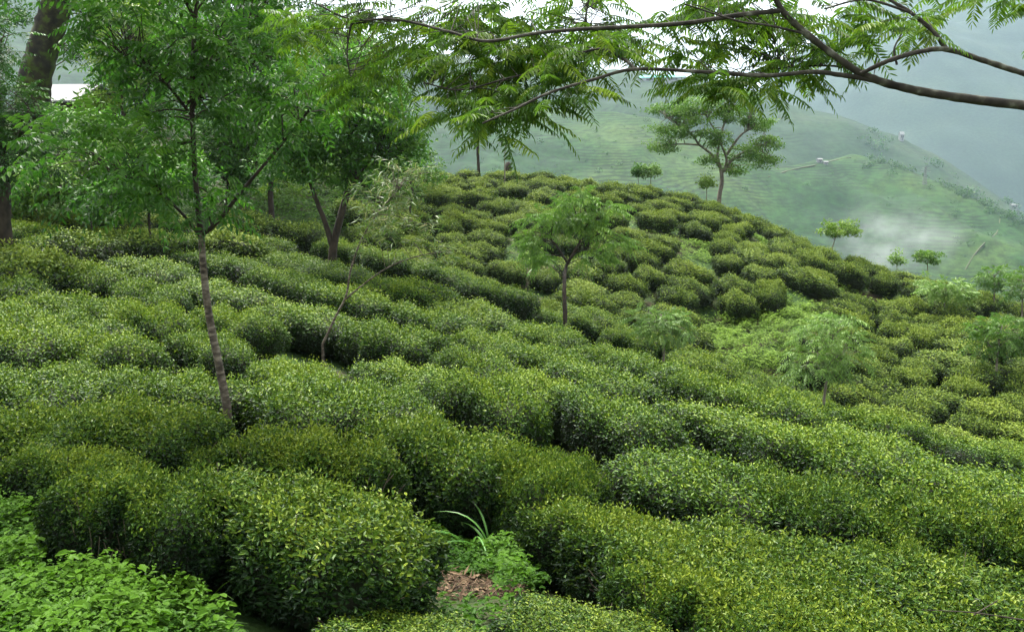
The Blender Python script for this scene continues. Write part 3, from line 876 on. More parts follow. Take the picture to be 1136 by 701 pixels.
# remove pairs that sit in each other
keep = []
for i_, b in enumerate(BUSH):
    if i_ >= HAND and any(((b[0] - o[0]) ** 2 + (b[1] - o[1]) ** 2) < (.62 if b[6] == 'near' else .60) ** 2 for o in keep):
        continue
    keep.append(b)
BUSH = keep
info = []
for b in BUSH:
    z = float(ground_z(b[0], b[1]))
    u = proj((b[0], b[1], z + b[5] * .8))
    vis = -90 < u[0] < 1226 and -40 < u[1] < 790
    info.append((b, z, u, b[3] * b[4] / max(u[2], 1) ** 2 if vis else 0))
info = [t for t in info if t[3] > 0]
info.sort(key=lambda t: -t[3])
print('BUSHES', len(info))
SOLO, REST = info[:300], info[300:]
bush_objs = []
for k, (b, z, u, sz) in enumerate(SOLO):
    x, y, yaw, L, W, hg, zone = b
    n = ground_n(x, y, .7)
    n = Vector((n.x * .8, n.y * .8, 1)).normalized()
    rot = (Vector((0, 0, 1)).rotation_difference(n).to_matrix() @ Matrix.Rotation(yaw + (math.pi if k % 2 else 0), 3, 'Z')).to_euler()
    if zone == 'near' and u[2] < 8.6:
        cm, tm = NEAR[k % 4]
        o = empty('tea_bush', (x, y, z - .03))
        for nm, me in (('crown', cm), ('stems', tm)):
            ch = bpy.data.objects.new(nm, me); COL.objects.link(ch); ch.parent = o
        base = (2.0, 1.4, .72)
    elif zone == 'near':
        o = bpy.data.objects.new('tea_bush', MID[k % 5]); COL.objects.link(o); base = (2.0, 1.4, .72)
    else:
        o = bpy.data.objects.new('tea_bush', FAR[k % 5]); COL.objects.link(o); base = (1.3, 1.0, .62)
    o.location = (x, y, z - .03)
    o.rotation_euler = rot
    o.scale = (L / base[0], W / base[1], hg / base[2])
    bush_objs.append((o, u, b))
if REST:
    mb = MB()
    for k, (b, z, u, sz) in enumerate(REST):
        x, y, yaw, L, W, hg, zone = b
        n = ground_n(x, y, .7); n = Vector((n.x * .8, n.y * .8, 1)).normalized()
        rot = np.array(Vector((0, 0, 1)).rotation_difference(n).to_matrix() @ Matrix.Rotation(yaw, 3, 'Z'))
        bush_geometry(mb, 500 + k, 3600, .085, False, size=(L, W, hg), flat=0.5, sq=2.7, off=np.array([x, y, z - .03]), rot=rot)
    tag(mb.build('smaller_tea_bushes', [M_TEA_FAR, M_CORE]), kind='stuff')

# ------------------------------------------------------------------ weeds and other low growth
def weed_patch(mb, poly, n, leaf, hmax, six=True, tone=(.25, .9), ymin=2.5, upright=.5, whorl=3, ymax=60):
    poly = np.array(poly, float)
    lo, hi = poly.min(0), poly.max(0)
    made = 0; tries = 0
    pts = []
    # sample in the world: ground corners of the outline
    wp = np.array([on_ground(px, py, .05, ymin, ymax)[0][:2] for px, py in poly])
    lo, hi = wp.min(0), wp.max(0)
    wl = [tuple(t) for t in wp]
    while made < n and tries < n * 12:
        x, y = rng.uniform(lo[0], hi[0]), rng.uniform(lo[1], hi[1]); tries += 1
        if inside(wl, x, y):
            pts.append((x, y)); made += 1
    pts = np.array(pts)
    thin = hashnoise(pts[:, 0] * 3.1, pts[:, 1] * 3.1, 41, 3)
    pts = pts[(thin > -.12) | (rng.uniform(size=len(pts)) < .4)]; k = len(pts)
    clump = .5 + .9 * hashnoise(pts[:, 0] * 2.6, pts[:, 1] * 2.6, 17, 3)
    hh = hmax * np.clip(rng.uniform(.25, 1.0, k) * (.30 + 1.3 * clump), .05, 1.9)
    z = ground_z(pts[:, 0], pts[:, 1])
    top = np.stack([pts[:, 0], pts[:, 1], z + hh], 1) + rng.normal(size=(k, 3)) * [.02, .02, 0]
    th0 = rng.uniform(0, 6.28, k)
    for q_ in range(whorl):
        th = th0 + q_ * 2 * math.pi / whorl + rng.normal(size=k) * .3
        d = np.stack([np.cos(th), np.sin(th), rng.uniform(-.35, upright, k)], 1)
        nn = nrm(np.stack([-np.cos(th) * .3, -np.sin(th) * .3, np.ones(k)], 1) + rng.normal(size=(k, 3)) * .25)
        L = leaf * rng.uniform(.55, 1.3, k)
        t = np.clip(rng.uniform(*tone, k) * .6 + .4 * hh / hmax + .1 * (clump - .5), 0, 1)
        add_leaves(mb, top - [0, 0, .015 * q_], d, nn, L, L * rng.uniform(.45, .66, k), t, six)

# grass clumps with long arching blades
def blades(mb, base, n, L, W, spread=.6, tone=.6, arch=1.2):
    for k in range(n):
        th = rng.uniform(0, 6.28); l = L * rng.uniform(.6, 1.15); lean = rng.uniform(.15, spread)
        t = np.linspace(0, 1, 9)
        r_ = l * (lean * t + arch * .45 * t ** 2.4)
        zz = l * (t * (1.0 - .25 * lean) - arch * .5 * t ** 2.6)
        ctr = base + np.stack([np.cos(th) * r_, np.sin(th) * r_, zz], 1) + [rng.normal() * .02, rng.normal() * .02, 0]
        side = np.array([-math.sin(th), math.cos(th), .0])
        wd = W * np.sin(np.pi * np.clip(t * .82 + .16, 0, 1)) ** .7 * rng.uniform(.7, 1.1); wd[-1] = .0008
        kn = np.array([0, 0, 1.0]) * wd[:, None] * .25
        v = np.concatenate([ctr - side * wd[:, None] / 2 + kn, ctr, ctr + side * wd[:, None] / 2 + kn])
        q_ = len(t); i = np.arange(q_ - 1)
        mb.add(v, np.concatenate([np.stack([i, i + 1, i + 1 + q_, i + q_], 1), np.stack([i + q_, i + q_ + 1, i + 2 * q_ + 1, i + 2 * q_], 1)]), np.clip(tone + rng.normal() * .2, 0, 1), 0, True)
wb = MB()
weed_patch(wb, [(-40, 560), (60, 548), (110, 600), (150, 640), (215, 672), (260, 705), (280, 760), (-80, 760), (-90, 600)], 8000, .046, .16)
weed_patch(wb, [(-40, 490), (20, 500), (70, 545), (90, 585), (60, 570), (-40, 575)], 2000, .042, .3)
weed_patch(wb, [(462, 600), (520, 582), (600, 575), (622, 610), (610, 650), (560, 660), (535, 640), (480, 630)], 3400, .046, .20)
weed_patch(wb, [(470, 660), (560, 668), (620, 700), (560, 730), (440, 720)], 260, .045, .12)
weed_patch(wb, [(380, 455), (420, 470), (400, 520), (330, 520), (210, 510), (150, 500), (130, 480), (230, 500)], 500, .05, .3)
LL = [(-40, 560), (60, 548), (110, 600), (150, 640), (215, 672), (260, 705), (280, 760), (-80, 760), (-90, 600)]
weed_patch(wb, LL, 420, .062, .20, True, (.5, 1.0), upright=.2, whorl=4)
weed_patch(wb, LL, 3000, .022, .20, True, (.4, 1.0), whorl=5)
for k in range(60):
    q_, _ = on_ground(rng.uniform(-20, 260), rng.uniform(570, 720), .02)
    if rng.uniform() < .8:
        blades(wb, np.array([q_[0], q_[1], ground_z(q_[0], q_[1])]), 4, .26, .006, .5, .7, .9)
tag(wb.build('weeds', M_WEED), kind='stuff')
wb = MB()
weed_patch(wb, [(752, 392), (775, 355), (842, 342), (862, 318), (880, 335), (905, 345), (935, 322), (950, 345), (905, 372), (885, 385), (895, 428), (840, 412)], 16000, .062, .26, False, ymin=21)
for g in GAPS[1:]:
    weed_patch(wb, g, 1600, .065, .24, False, (.4, 1), ymin=24)
weed_patch(wb, [(480, 287), (560, 314), (620, 335), (700, 360), (800, 397), (900, 434), (1000, 462), (1136, 492), (1180, 420), (1136, 350), (1050, 318), (960, 300), (880, 270), (800, 240), (700, 215), (600, 200), (480, 200)], 26000, .065, .24, False, ymin=20)
tag(wb.build('slope_weeds', M_WEED2), kind='stuff')
wb = MB()
weed_patch(wb, [(200, 262), (330, 262), (420, 262), (450, 225), (430, 190), (330, 176), (200, 174), (20, 174), (20, 250)], 26000, .10, .65, False, (.3, 1), ymin=22)
tag(wb.build('garden_weeds', M_WEED), kind='stuff')

# dry prunings on the bare patch
lb = MB()
p0, _ = on_ground(520, 652, .03)
k = 900
ang = rng.uniform(0, 6.28, k); rad = np.sqrt(rng.uniform(0, 1, k)) * .34
pp = np.stack([p0[0] + np.cos(ang) * rad * 1.1, p0[1] + np.sin(ang) * rad, np.zeros(k)], 1)
pp[:, 2] = ground_z(pp[:, 0], pp[:, 1]) + rng.uniform(.005, .07, k)
dd = rng.normal(size=(k, 3)) * [1, 1, .25]
Lr = rng.uniform(.03, .13, k)
add_leaves(lb, pp, dd, nrm(rng.normal(size=(k, 3)) * .4 + [0, 0, 1]), Lr, np.where(rng.uniform(size=k) < .6, .006, .022), rng.uniform(0, 1, k), False)
tag(lb.build('dry_litter', M_DRY), kind='stuff')

CLUMPS = []
for (px, py, n, L, W, arch, label) in [
        (546, 622, 10, .78, .024, 1.05, 'tall arching grass clump standing in the weeds beside the dry brown patch'),
        (526, 616, 4, .66, .020, 1.05, 'thin grass clump with one bent blade left of the taller clump'),
        (688, 500, 8, .85, .026, 1.4, 'pale arching grass clump in a dark gap between central tea bushes'),
        (168, 505, 9, .75, .060, .8, 'broad bladed green plant behind the nearest left tea bush'),
        (205, 508, 6, .62, .050, 1.0, 'broad bladed plant in shade just right of the taller broad bladed one')]:
    p, _ = on_ground(px, py, .02)
    mb = MB(); blades(mb, np.zeros(3), n, L, W, .55, .6, arch)
    o = mb.build('grass_clump', M_GRASS); o.location = p; o.location.z = ground_z(p[0], p[1])
    tag(o, label, 'grass clump', 'long bladed grass clumps')
for (px, py, ym, n, L, label) in [(672, 366, 15, 7, .75, 'pale spiky plant poking over the near edge below the forked sapling'), (854, 250, 30, 7, .9, 'bright spiky plant standing among bushes near the crest'),
                              (582, 302, 24, 9, .8, 'pale broad spiky plant left of the central sapling trunk')]:
    p, _ = on_ground(px, py, .45, ymin=ym)
    mb = MB(); blades(mb, np.zeros(3), n, L, .07, .4, .85, .6)
    o = mb.build('spiky_plant', M_GRASS); o.location = (p[0], p[1], ground_z(p[0], p[1]))
    tag(o, label, 'plant', 'spiky plants among the tea')

# a dropped dead stick on the bushes at lower right
mb = MB()
pa, pb_ = P(1022, 676, 5.05), P(1140, 688, 4.9)
add_tube(mb, catmull([pa, (pa + pb_) / 2 + [0, 0, .015], pb_], 6), np.linspace(.002, .0055, 13), 6, rough=.1)
add_tube(mb, catmull([(pa + pb_) / 2, (pa * .2 + pb_ * .8) + [0, .1, .06]], 4), np.linspace(.005, .003, 5), 5)
o = mb.build('dead_stick', M_BARK_DARK, None, tuple(pa))
tag(o, 'thin dead stick lying on the tea bushes in the lower right corner', 'stick')

# ------------------------------------------------------------------ trees
def fronds(mb, p0, d, L, pairs, ll, lw, droop, tone, six=False, hang=.3, rachis=.004, tilt=.35):
    """pinnate leaves: base p0, direction d, length L (arrays of k)"""
    k = len(p0)
    d = nrm(d)
    up = nrm(np.array([0, 0, 1.0]) + rng.normal(size=(k, 3)) * tilt)
    s = nrm(np.cross(d, up)); up = np.cross(s, d)
    L = np.broadcast_to(L, (k,)); tone = np.broadcast_to(tone, (k,))
    dz = np.array([0, 0, 1.0])
    ps, ds, ns, Ls, Ws, ts = [], [], [], [], [], []
    for i in range(pairs + 1):
        t = (i + .9) / (pairs + .9)
        c0 = p0 + d * (L * t)[:, None] - dz * (droop * L * t * t)[:, None]
        dd = nrm(d - dz * (2 * droop * t))
        szf = (.72 + .5 * math.sin(math.pi * min(1, t * .95 + .05)))
        sides = ((1, -1) if i < pairs else (0,))
        for sg in sides:
            ld = s * sg + dd * (.45 if sg else 1.0) - dz * hang + rng.normal(size=(k, 3)) * .13
            ps.append(c0); ds.append(ld); ns.append(up + rng.normal(size=(k, 3)) * .22)
            Ls.append(ll * szf * rng.uniform(.85, 1.15, k)); Ws.append(lw * szf * rng.uniform(.85, 1.1, k))
            ts.append(np.clip(tone + rng.normal(size=k) * .09, 0, 1))
    add_leaves(mb, np.concatenate(ps), np.concatenate(ds), np.concatenate(ns), np.concatenate(Ls), np.concatenate(Ws), np.concatenate(ts), six)
    # the midrib, two thin blades crossing
    if rachis:
        mid = p0 + d * (L * .5)[:, None] - dz * (droop * L * .25)[:, None]
        end = p0 + d * L[:, None] - dz * (droop * L)[:, None]
        for (A, B) in ((p0, mid), (mid, end)):
            for nn in (up, s):
                add_leaves(mb, A, B - A, nn, np.linalg.norm(B - A, axis=1) * 1.02, rachis, np.clip(tone + .2, 0, 1), False, curl=0)

def limb_pts(pix, n=8):
    return catmull([P(*q_) for q_ in pix], n)

def tree(name, label, cat, limbs, lobes, style, leafmat, bark, group=None, sides=8, to_ground=True, twig_r=.012, trunk_name='trunk', crown_name='crown', rough=.04, twig_up=0.1, limb_mat=None, twigs=True):
    """limbs: [(pixel polyline with depth, r0, r1)], the first is the trunk from the ground up
       lobes: [(px, py, depth, half width px, half height px, number of sprays, depth radius)]"""
    mbt, mbc, mbl = MB(), MB(), MB()
    if limb_mat is None:
        mbl = mbt
    skel = []
    for k, (pix, r0, r1) in enumerate(limbs):
        pts = limb_pts(pix)
        if k == 0 and to_ground:
            g = pts[0].copy(); g[2] = ground_z(g[0], g[1]) - .15
            if g[2] < pts[0][2] - .02:
                pts = np.vstack([np.linspace(g, pts[0], 4)[:-1], pts])
        rr = np.linspace(r0, r1, len(pts))
        if k == 0:
            rr[:3] *= np.array([1.35, 1.15, 1.05])
        add_tube(mbt if k == 0 else mbl, pts, rr, sides, rough=rough)
        skel.append(np.stack([pts[:, 0], pts[:, 1], pts[:, 2], rr], 1)[(len(pts) // 3 if k == 0 else 0):])
    base = limb_pts(limbs[0][0])[0]
    origin = np.array([base[0], base[1], ground_z(base[0], base[1]) if to_ground else base[2]])
    sk = np.concatenate(skel)
    for (px, py, Y, rx, ry, n, rd) in lobes:
        ctr = P(px, py, Y)
        sx, sz = rx * Y / FPX, ry * Y / FPX
        dirs = rand_dirs(n); rad = rng.uniform(.25, 1, n) ** .5
        cl = ctr + dirs * rad[:, None] * np.array([sx, rd, sz])
        for q_ in range(n):
            if not twigs:
                break
            dist = np.linalg.norm(sk[:, :3] - cl[q_], axis=1) + np.maximum(0, sk[:, 2] - cl[q_, 2]) * .6
            near_ = np.flatnonzero(dist < dist.min() * 1.25 + .04); j = int(rng.choice(near_)); a = sk[j, :3]; l = np.linalg.norm(cl[q_] - a)
            if l > .02:
                m_ = (a + cl[q_]) / 2 + [0, 0, twig_up * l] + rng.normal(size=3) * .05 * l
                r_ = min(twig_r, sk[j, 3] * .8)
                add_tube(mbl, catmull([a, m_, cl[q_]], 3), np.linspace(r_, r_ * .25, 7), 4)
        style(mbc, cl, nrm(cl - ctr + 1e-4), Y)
    r = empty(name, tuple(origin), label, cat, group)
    for mb_, nm, mt in ((mbt, trunk_name, bark), (mbc, crown_name, leafmat)) + (((mbl, 'limbs', limb_mat),) if limb_mat else ()):
        if mb_.n:
            o = mb_.build(nm, mt, r, tuple(origin))
    return r

def st_pinnate(nf=4, L=.42, pairs=7, ll=.075, lw=.030, droop=.35, hang=.35, t0=.45, six=False, updir=.1):
    def f(mb, cl, out, Y):
        k = len(cl)
        for q_ in range(nf):
            d = nrm(out * .5 + rng.normal(size=(k, 3)) * [.7, .7, .35] + [0, 0, updir])
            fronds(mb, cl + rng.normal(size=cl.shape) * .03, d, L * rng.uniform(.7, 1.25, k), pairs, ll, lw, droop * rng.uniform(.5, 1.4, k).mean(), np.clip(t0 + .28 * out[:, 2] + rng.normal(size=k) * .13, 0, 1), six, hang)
    return f
def st_clump(n=60, r=.3, leaf=.09, asp=.45, t0=.4, hang=.2, flat=.7):
    def f(mb, cl, out, Y):
        k = len(cl)
        d = rand_dirs(k * n)
        cc = np.repeat(cl, n, 0); oo = np.repeat(out, n, 0)
        p = cc + d * (rng.uniform(.2, 1, k * n) ** .6)[:, None] * r * np.array([1, 1, flat]) * np.repeat(rng.uniform(.6, 1.3, k), n)[:, None]
        nn = nrm(d * .5 + rng.normal(size=p.shape) * .5 + [0, 0, .7])
        dd = rng.normal(size=p.shape) + d * .6 - [0, 0, hang]
        L = leaf * rng.uniform(.6, 1.3, k * n)
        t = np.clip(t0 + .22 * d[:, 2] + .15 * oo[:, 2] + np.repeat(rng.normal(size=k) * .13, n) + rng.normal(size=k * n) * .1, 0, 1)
        add_leaves(mb, p, dd, nn, L, L * asp, t, False)
    return f

# -- slender tree with the ringed pale trunk, standing in the near bushes
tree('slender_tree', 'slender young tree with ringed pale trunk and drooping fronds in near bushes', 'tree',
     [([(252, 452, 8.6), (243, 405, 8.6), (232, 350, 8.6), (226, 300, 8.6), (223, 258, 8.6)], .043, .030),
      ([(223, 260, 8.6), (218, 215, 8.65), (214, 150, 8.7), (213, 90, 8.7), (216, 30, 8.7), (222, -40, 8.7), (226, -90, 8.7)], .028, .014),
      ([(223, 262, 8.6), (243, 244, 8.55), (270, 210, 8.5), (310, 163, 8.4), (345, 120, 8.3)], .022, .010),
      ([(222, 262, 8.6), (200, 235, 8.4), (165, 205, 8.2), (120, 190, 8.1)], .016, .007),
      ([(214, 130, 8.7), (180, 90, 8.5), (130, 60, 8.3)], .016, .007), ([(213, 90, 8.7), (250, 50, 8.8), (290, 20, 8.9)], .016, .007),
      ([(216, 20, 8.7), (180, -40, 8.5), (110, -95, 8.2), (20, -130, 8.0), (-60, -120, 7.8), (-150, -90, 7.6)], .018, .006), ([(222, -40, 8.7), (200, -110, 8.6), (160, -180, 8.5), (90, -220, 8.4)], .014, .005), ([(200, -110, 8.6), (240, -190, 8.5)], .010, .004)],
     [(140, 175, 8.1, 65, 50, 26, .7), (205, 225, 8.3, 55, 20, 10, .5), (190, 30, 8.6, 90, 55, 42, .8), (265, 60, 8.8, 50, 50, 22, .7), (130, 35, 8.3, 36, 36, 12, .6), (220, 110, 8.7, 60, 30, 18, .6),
      (335, 120, 8.4, 30, 40, 12, .5), (55, 172, 8.0, 35, 28, 7, .5), (230, -60, 8.7, 110, 50, 26, 1.0), (60, -120, 8.0, 110, 50, 34, 1.2), (-130, -70, 7.6, 90, 70, 28, 1.2), (150, -200, 8.4, 150, 60, 32, 1.3)],  # the last lobes, out of view, are added to shade the near left
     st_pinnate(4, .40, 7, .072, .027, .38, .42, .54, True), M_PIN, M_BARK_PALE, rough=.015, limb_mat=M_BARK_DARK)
# -- forked dark tree further back
tree('forked_tree', 'dark forked tree with dense rounded crown behind the leaning bamboo', 'tree',
     [([(367, 318, 22.5), (369, 290, 22.5), (370, 272, 22.5), (378, 240, 22.5), (386, 210, 22.6), (390, 185, 22.7), (388, 150, 22.8), (384, 110, 22.8)], .13, .035),
      ([(369, 274, 22.5), (360, 245, 22.4), (350, 220, 22.3), (340, 190, 22.2), (325, 150, 22)], .075, .03),
      ([(382, 228, 22.5), (392, 205, 22.3), (408, 180, 22.1), (430, 150, 22)], .05, .02), ([(386, 200, 22.6), (384, 160, 23), (410, 120, 23)], .045, .02)],
     [(335, 140, 22, 45, 45, 44, 1.0), (395, 130, 22.3, 48, 55, 60, 1.2), (435, 135, 22, 32, 40, 30, .9), (370, 80, 22.8, 60, 35, 36, 1.1), (320, 185, 22, 35, 25, 18, .8), (450, 175, 22, 22, 20, 10, .6), (395, 185, 22.2, 45, 22, 22, .8)],
     st_clump(90, .38, .125, .42, .52, .25), M_PIN, M_BARK_DARK, twig_r=.02)
# -- leaning bamboo-like sapling
def st_bamboo(mb, cl, out, Y):
    k = len(cl)
    n = 9
    cc = np.repeat(cl, n, 0)
    d = rng.normal(size=(k * n, 3)) * [1, 1, .5] - [0, 0, .35]
    L = rng.uniform(.10, .24, k * n)
    add_leaves(mb, cc + rng.normal(size=cc.shape) * .05, d, rng.normal(size=cc.shape) + [0, 0, .8], L, L * .11, np.clip(rng.uniform(.2, .75, k * n) + (rng.uniform(size=k * n) < .1) * .4, 0, 1), False, curl=.25)
tree('leaning_sapling', 'thin leaning sapling with two bare stems and narrow olive leaves', 'sapling',
     [([(358, 382, 14.5), (372, 352, 14.5), (384, 328, 14.5), (389, 300, 14.5), (400, 268, 14.5), (418, 238, 14.5), (446, 206, 14.5)], .022, .008),
      ([(381, 334, 14.5), (400, 318, 14.4), (432, 296, 14.3), (465, 284, 14.2), (500, 278, 14.1)], .015, .006), ([(418, 238, 14.5), (440, 240, 14.4), (470, 250, 14.3)], .008, .004)],
     [(420, 215, 14.5, 40, 25, 28, .5), (455, 245, 14.3, 40, 35, 34, .5), (480, 280, 14.1, 30, 14, 14, .4), (445, 195, 14.5, 35, 20, 20, .5), (415, 255, 14.4, 20, 20, 10, .3)],
     st_bamboo, M_OLIVE, M_BARK_PALE, twig_r=.005)
# -- central sapling
tree('bright_sapling', 'bright green drooping sapling with bent dark trunk at the gully edge', 'tree',
     [([(627, 350, 21.2), (626, 320, 21.4), (628, 296, 22.3), (637, 280, 22.3), (645, 262, 22.3), (640, 240, 22.4)], .055, .022), ([(637, 280, 22.3), (650, 268, 22.1), (668, 258, 22)], .035, .015), ([(630, 292, 22.3), (615, 270, 22.4), (600, 255, 22.5)], .03, .014),
      ([(644, 262, 22.3), (660, 235, 22.3)], .025, .012)],
     [(640, 222, 22.3, 24, 9, 13, .6), (612, 240, 22.4, 26, 9, 12, .7), (668, 238, 22.1, 26, 11, 13, .6), (650, 252, 22.2, 22, 8, 7, .5), (592, 262, 22.3, 20, 9, 8, .5), (682, 266, 22, 18, 10, 7, .5), (655, 285, 21.9, 24, 8, 6, .5), (604, 284, 22.2, 16, 8, 5, .4), (632, 240, 22.6, 30, 12, 9, .6)],
     st_pinnate(5, .46, 7, .11, .034, .5, .75, .5), M_SAP, M_BARK_DARK, twig_r=.012)
# -- pale young tree on the near edge
tree('pale_sapling', 'pale feathery young tree with thin trunk on the right of the gully', 'tree',
     [([(914, 444, 17.2), (918, 415, 17.2), (921, 395, 17.2), (924, 372, 17.2)], .032, .012), ([(919, 408, 17.2), (905, 392, 17.1)], .014, .006), ([(920, 402, 17.2), (938, 388, 17.2)], .014, .006)],
     [(920, 378, 17.2, 32, 20, 30, .5), (900, 400, 17.1, 24, 20, 22, .45), (942, 395, 17.2, 20, 20, 18, .4), (925, 358, 17.2, 22, 12, 12, .35)],
     st_pinnate(4, .34, 7, .075, .024, .55, .6, .5), M_PALE, M_BARK_GREY, twig_r=.006)
# -- pale shrub on the gully side
tree('pale_shrub', 'pale bluish green feathery shrub in the gully below the hill bushes', 'shrub',
     [([(737, 375, 21.5), (736, 360, 21.5), (735, 350, 21.5)], .03, .012)],
     [(728, 352, 21.6, 30, 12, 22, .6), (752, 362, 21.5, 20, 12, 14, .5), (735, 365, 21.3, 26, 10, 12, .5)], st_pinnate(4, .34, 7, .085, .03, .4, .5, .45), M_PALE, M_BARK_GREY, twig_r=.008)
# -- the big flat-topped tree on the crest
def st_layer(mb, cl, out, Y):
    st_clump(100, .52, .125, .42, .48, .05, .36)(mb, cl, out, Y)
tree('shade_tree', 'large flat layered shade tree with pale trunk behind the hill crest', 'tree',
     [([(798, 218, 47), (801, 200, 47), (799, 186, 47), (796, 172, 47), (800, 150, 47), (806, 128, 47)], .125, .035),
      ([(799, 186, 47), (790, 172, 47), (776, 161, 46.8), (768, 150, 46.6), (752, 138, 46.4), (738, 130, 46.2)], .08, .02), ([(801, 192, 47), (806, 178, 46.9), (800, 160, 46.7), (790, 140, 46.6), (780, 122, 46.5)], .08, .02),
      ([(803, 190, 47), (815, 175, 47), (835, 165, 47), (852, 158, 47)], .09, .025), ([(806, 172, 46.9), (822, 150, 46.8), (840, 140, 46.8)], .08, .025), ([(776, 161, 46.8), (755, 160, 46.7), (738, 162, 46.5)], .05, .02)],
     [(740, 122, 46.4, 20, 7, 20, 1.2), (745, 146, 46.3, 24, 8, 22, 1.3), (735, 162, 46.5, 14, 7, 12, .8), (775, 116, 46.5, 24, 9, 24, 1.4), (800, 104, 46.8, 24, 6, 18, 1.4), (812, 126, 46.6, 24, 8, 21, 1.3), (842, 136, 46.8, 20, 8, 20, 1.2),
      (790, 148, 46.4, 18, 6, 12, 1), (828, 108, 46.8, 16, 7, 12, 1.1), (850, 158, 47, 14, 7, 12, .9), (828, 172, 47, 24, 10, 21, 1.2), (848, 180, 47, 16, 6, 10, .9), (815, 188, 47, 14, 6, 9, .7), (765, 132, 46.5, 20, 7, 15, 1.1), (785, 180, 46.7, 8, 7, 6, .5), (800, 160, 46.6, 14, 6, 8, .7)],
     st_layer, M_SAP, M_BARK_GREY, twig_r=.03)
# -- small trees along and beyond the crest
def small_tree(label, px, py, Y, ht_px, w_px, mat, n=12, style=None, name='small_tree', bark=None, lean=0.0, thin=1.0, grp='small trees along the crest'):
    r0 = max(.02, .010 * ht_px * Y / FPX * 2.2) * thin
    top = py - ht_px
    return tree(name, label, 'tree', [([(px, py, Y), (px + lean * .4, py - ht_px * .35, Y), (px + lean, py - ht_px * .75, Y)], r0, r0 * .4),
                                   ([(px + lean * .4, py - ht_px * .4, Y), (px + lean - w_px * .3, py - ht_px * .68, Y - .2)], r0 * .5, r0 * .2), ([(px + lean * .5, py - ht_px * .45, Y), (px + lean + w_px * .3, py - ht_px * .7, Y + .2)], r0 * .5, r0 * .2)],
                [(px + lean, py - ht_px * .74, Y, w_px * .5, ht_px * .24, n, w_px * .4 * Y / FPX), (px + lean - w_px * .22, py - ht_px * .62, Y, w_px * .28, ht_px * .14, max(3, n // 3), .3), (px + lean + w_px * .24, py - ht_px * .60, Y, w_px * .28, ht_px * .14, max(3, n // 3), .3)],
                style or st_clump(55, .26, .12, .45, .5, .1, .55), mat, bark or M_BARK_GREY, group=grp, twig_r=.012)
small_tree('tiny dark round tree on the crest, left of the pale round tree', 708, 206, 47, 24, 13, M_BROAD, 8)
small_tree('pale round tree on the crest next to the tiny dark tree', 722, 208, 47, 27, 22, M_PALE, 14)
small_tree('small lime tree just left of the big flat topped shade tree', 784, 218, 45, 22, 20, M_LIME, 9)
small_tree('lime green leaning tree standing on the crest in front of mist', 922, 280, 36, 36, 48, M_LIME, 20, st_clump(60, .26, .12, .42, .5, .2, .5), lean=9)
small_tree('thin wispy tree rising in front of the mist, left of two', 995, 304, 42, 26, 12, M_PALE, 5, thin=.7)
small_tree('thin umbrella shaped tree by the mist, right of the wispy one', 1029, 306, 40, 30, 34, M_SAP, 12, st_clump(60, .24, .12, .42, .5, .1, .28))
small_tree('bright pale tree with low spreading crown among the right hand bushes', 1048, 346, 29, 38, 62, M_PALE, 26, st_pinnate(4, .4, 6, .12, .04, .35, .4, .55), name='pale_tree')
small_tree('olive feathery tree rising above the crest near the right edge', 1103, 338, 31, 44, 46, M_SAP, 20, st_pinnate(4, .36, 6, .11, .035, .4, .4, .5), name='feathery_tree')
small_tree('feathery tree cut off by the right edge above the hill bushes', 1134, 352, 29, 52, 50, M_SAP, 22, st_pinnate(4, .36, 6, .11, .035, .4, .4, .5), name='feathery_tree')
small_tree('tall thin trunked tree with sparse grey green crown near right edge', 1104, 425, 23, 78, 66, M_SAP, 40, st_pinnate(4, .36, 6, .10, .034, .45, .45, .45), name='thin_tree', lean=6)
small_tree('pale bushy sapling behind the feathery young tree', 918, 372, 27, 22, 36, M_PALE, 14, st_pinnate(4, .34, 6, .10, .035, .4, .4, .5), name='pale_tree')
tree('bare_pole_tree', 'thin bare trunked tree on the crest seen through hanging fronds', 'tree', [([(531, 190, 46), (530, 160, 46), (531, 130, 46), (533, 100, 46)], .085, .05)],
     [(533, 98, 46, 12, 14, 10, .5)], st_clump(40, .3, .13), M_PIN, M_BARK_DARK)
tree('bare_pole_tree', 'slim sapling beside the small stump on the crest', 'tree', [([(560, 190, 44), (560, 175, 44), (561, 158, 44)], .03, .015)], [(561, 157, 44, 9, 7, 6, .3)], st_clump(30, .2, .11), M_PALE, M_BARK_GREY)
mb = MB()
p, _ = on_ground(563, 190, .7, ymin=30)
add_tube(mb, [(0, 0, -.1), (0, 0, .5), (.03, 0, .95), (.05, 0, 1.15), (.06, 0, 1.2)], [.22, .20, .16, .10, .02], 9, rough=.1)
o = mb.build('tree_stump', M_BARK_DARK); o.location = (p[0], p[1], ground_z(p[0], p[1])); tag(o, 'small dark stump on the hill crest beside a slim sapling', 'stump')

# -- wooded corner at the upper left: separate trees and shrubs, the shed among them
h0 = P(66, 111, 44)
sh = house('garden_shed', 'low shed with pale sheet roof half hidden by trees at upper left', (h0[0], 44 + 1.6, h0[2] - 2.35), 2.2, 3.4, 2.3, M_ROOF, -.15, .42, .3, win=False)
small = st_clump(85, .42, .14, .42, .52, .15, .7)
tree('mossy_tree', 'thick leaning trunk with mossy bark in the upper left corner', 'tree',
     [([(30, 200, 33), (34, 150, 33), (38, 95, 33), (46, 60, 33), (60, 15, 33), (74, -40, 33), (84, -110, 33)], .62, .42), ([(62, 10, 33), (90, -40, 33), (130, -80, 32)], .22, .1)],
     [(115, 18, 34, 18, 36, 18, 1.0), (60, -75, 32, 90, 40, 60, 2.5), (92, 60, 35, 14, 10, 8, .5)], st_clump(80, .5, .14, .3, .25, .5), M_BROAD, M_BARK_MOSS, twig_r=.03, sides=14)
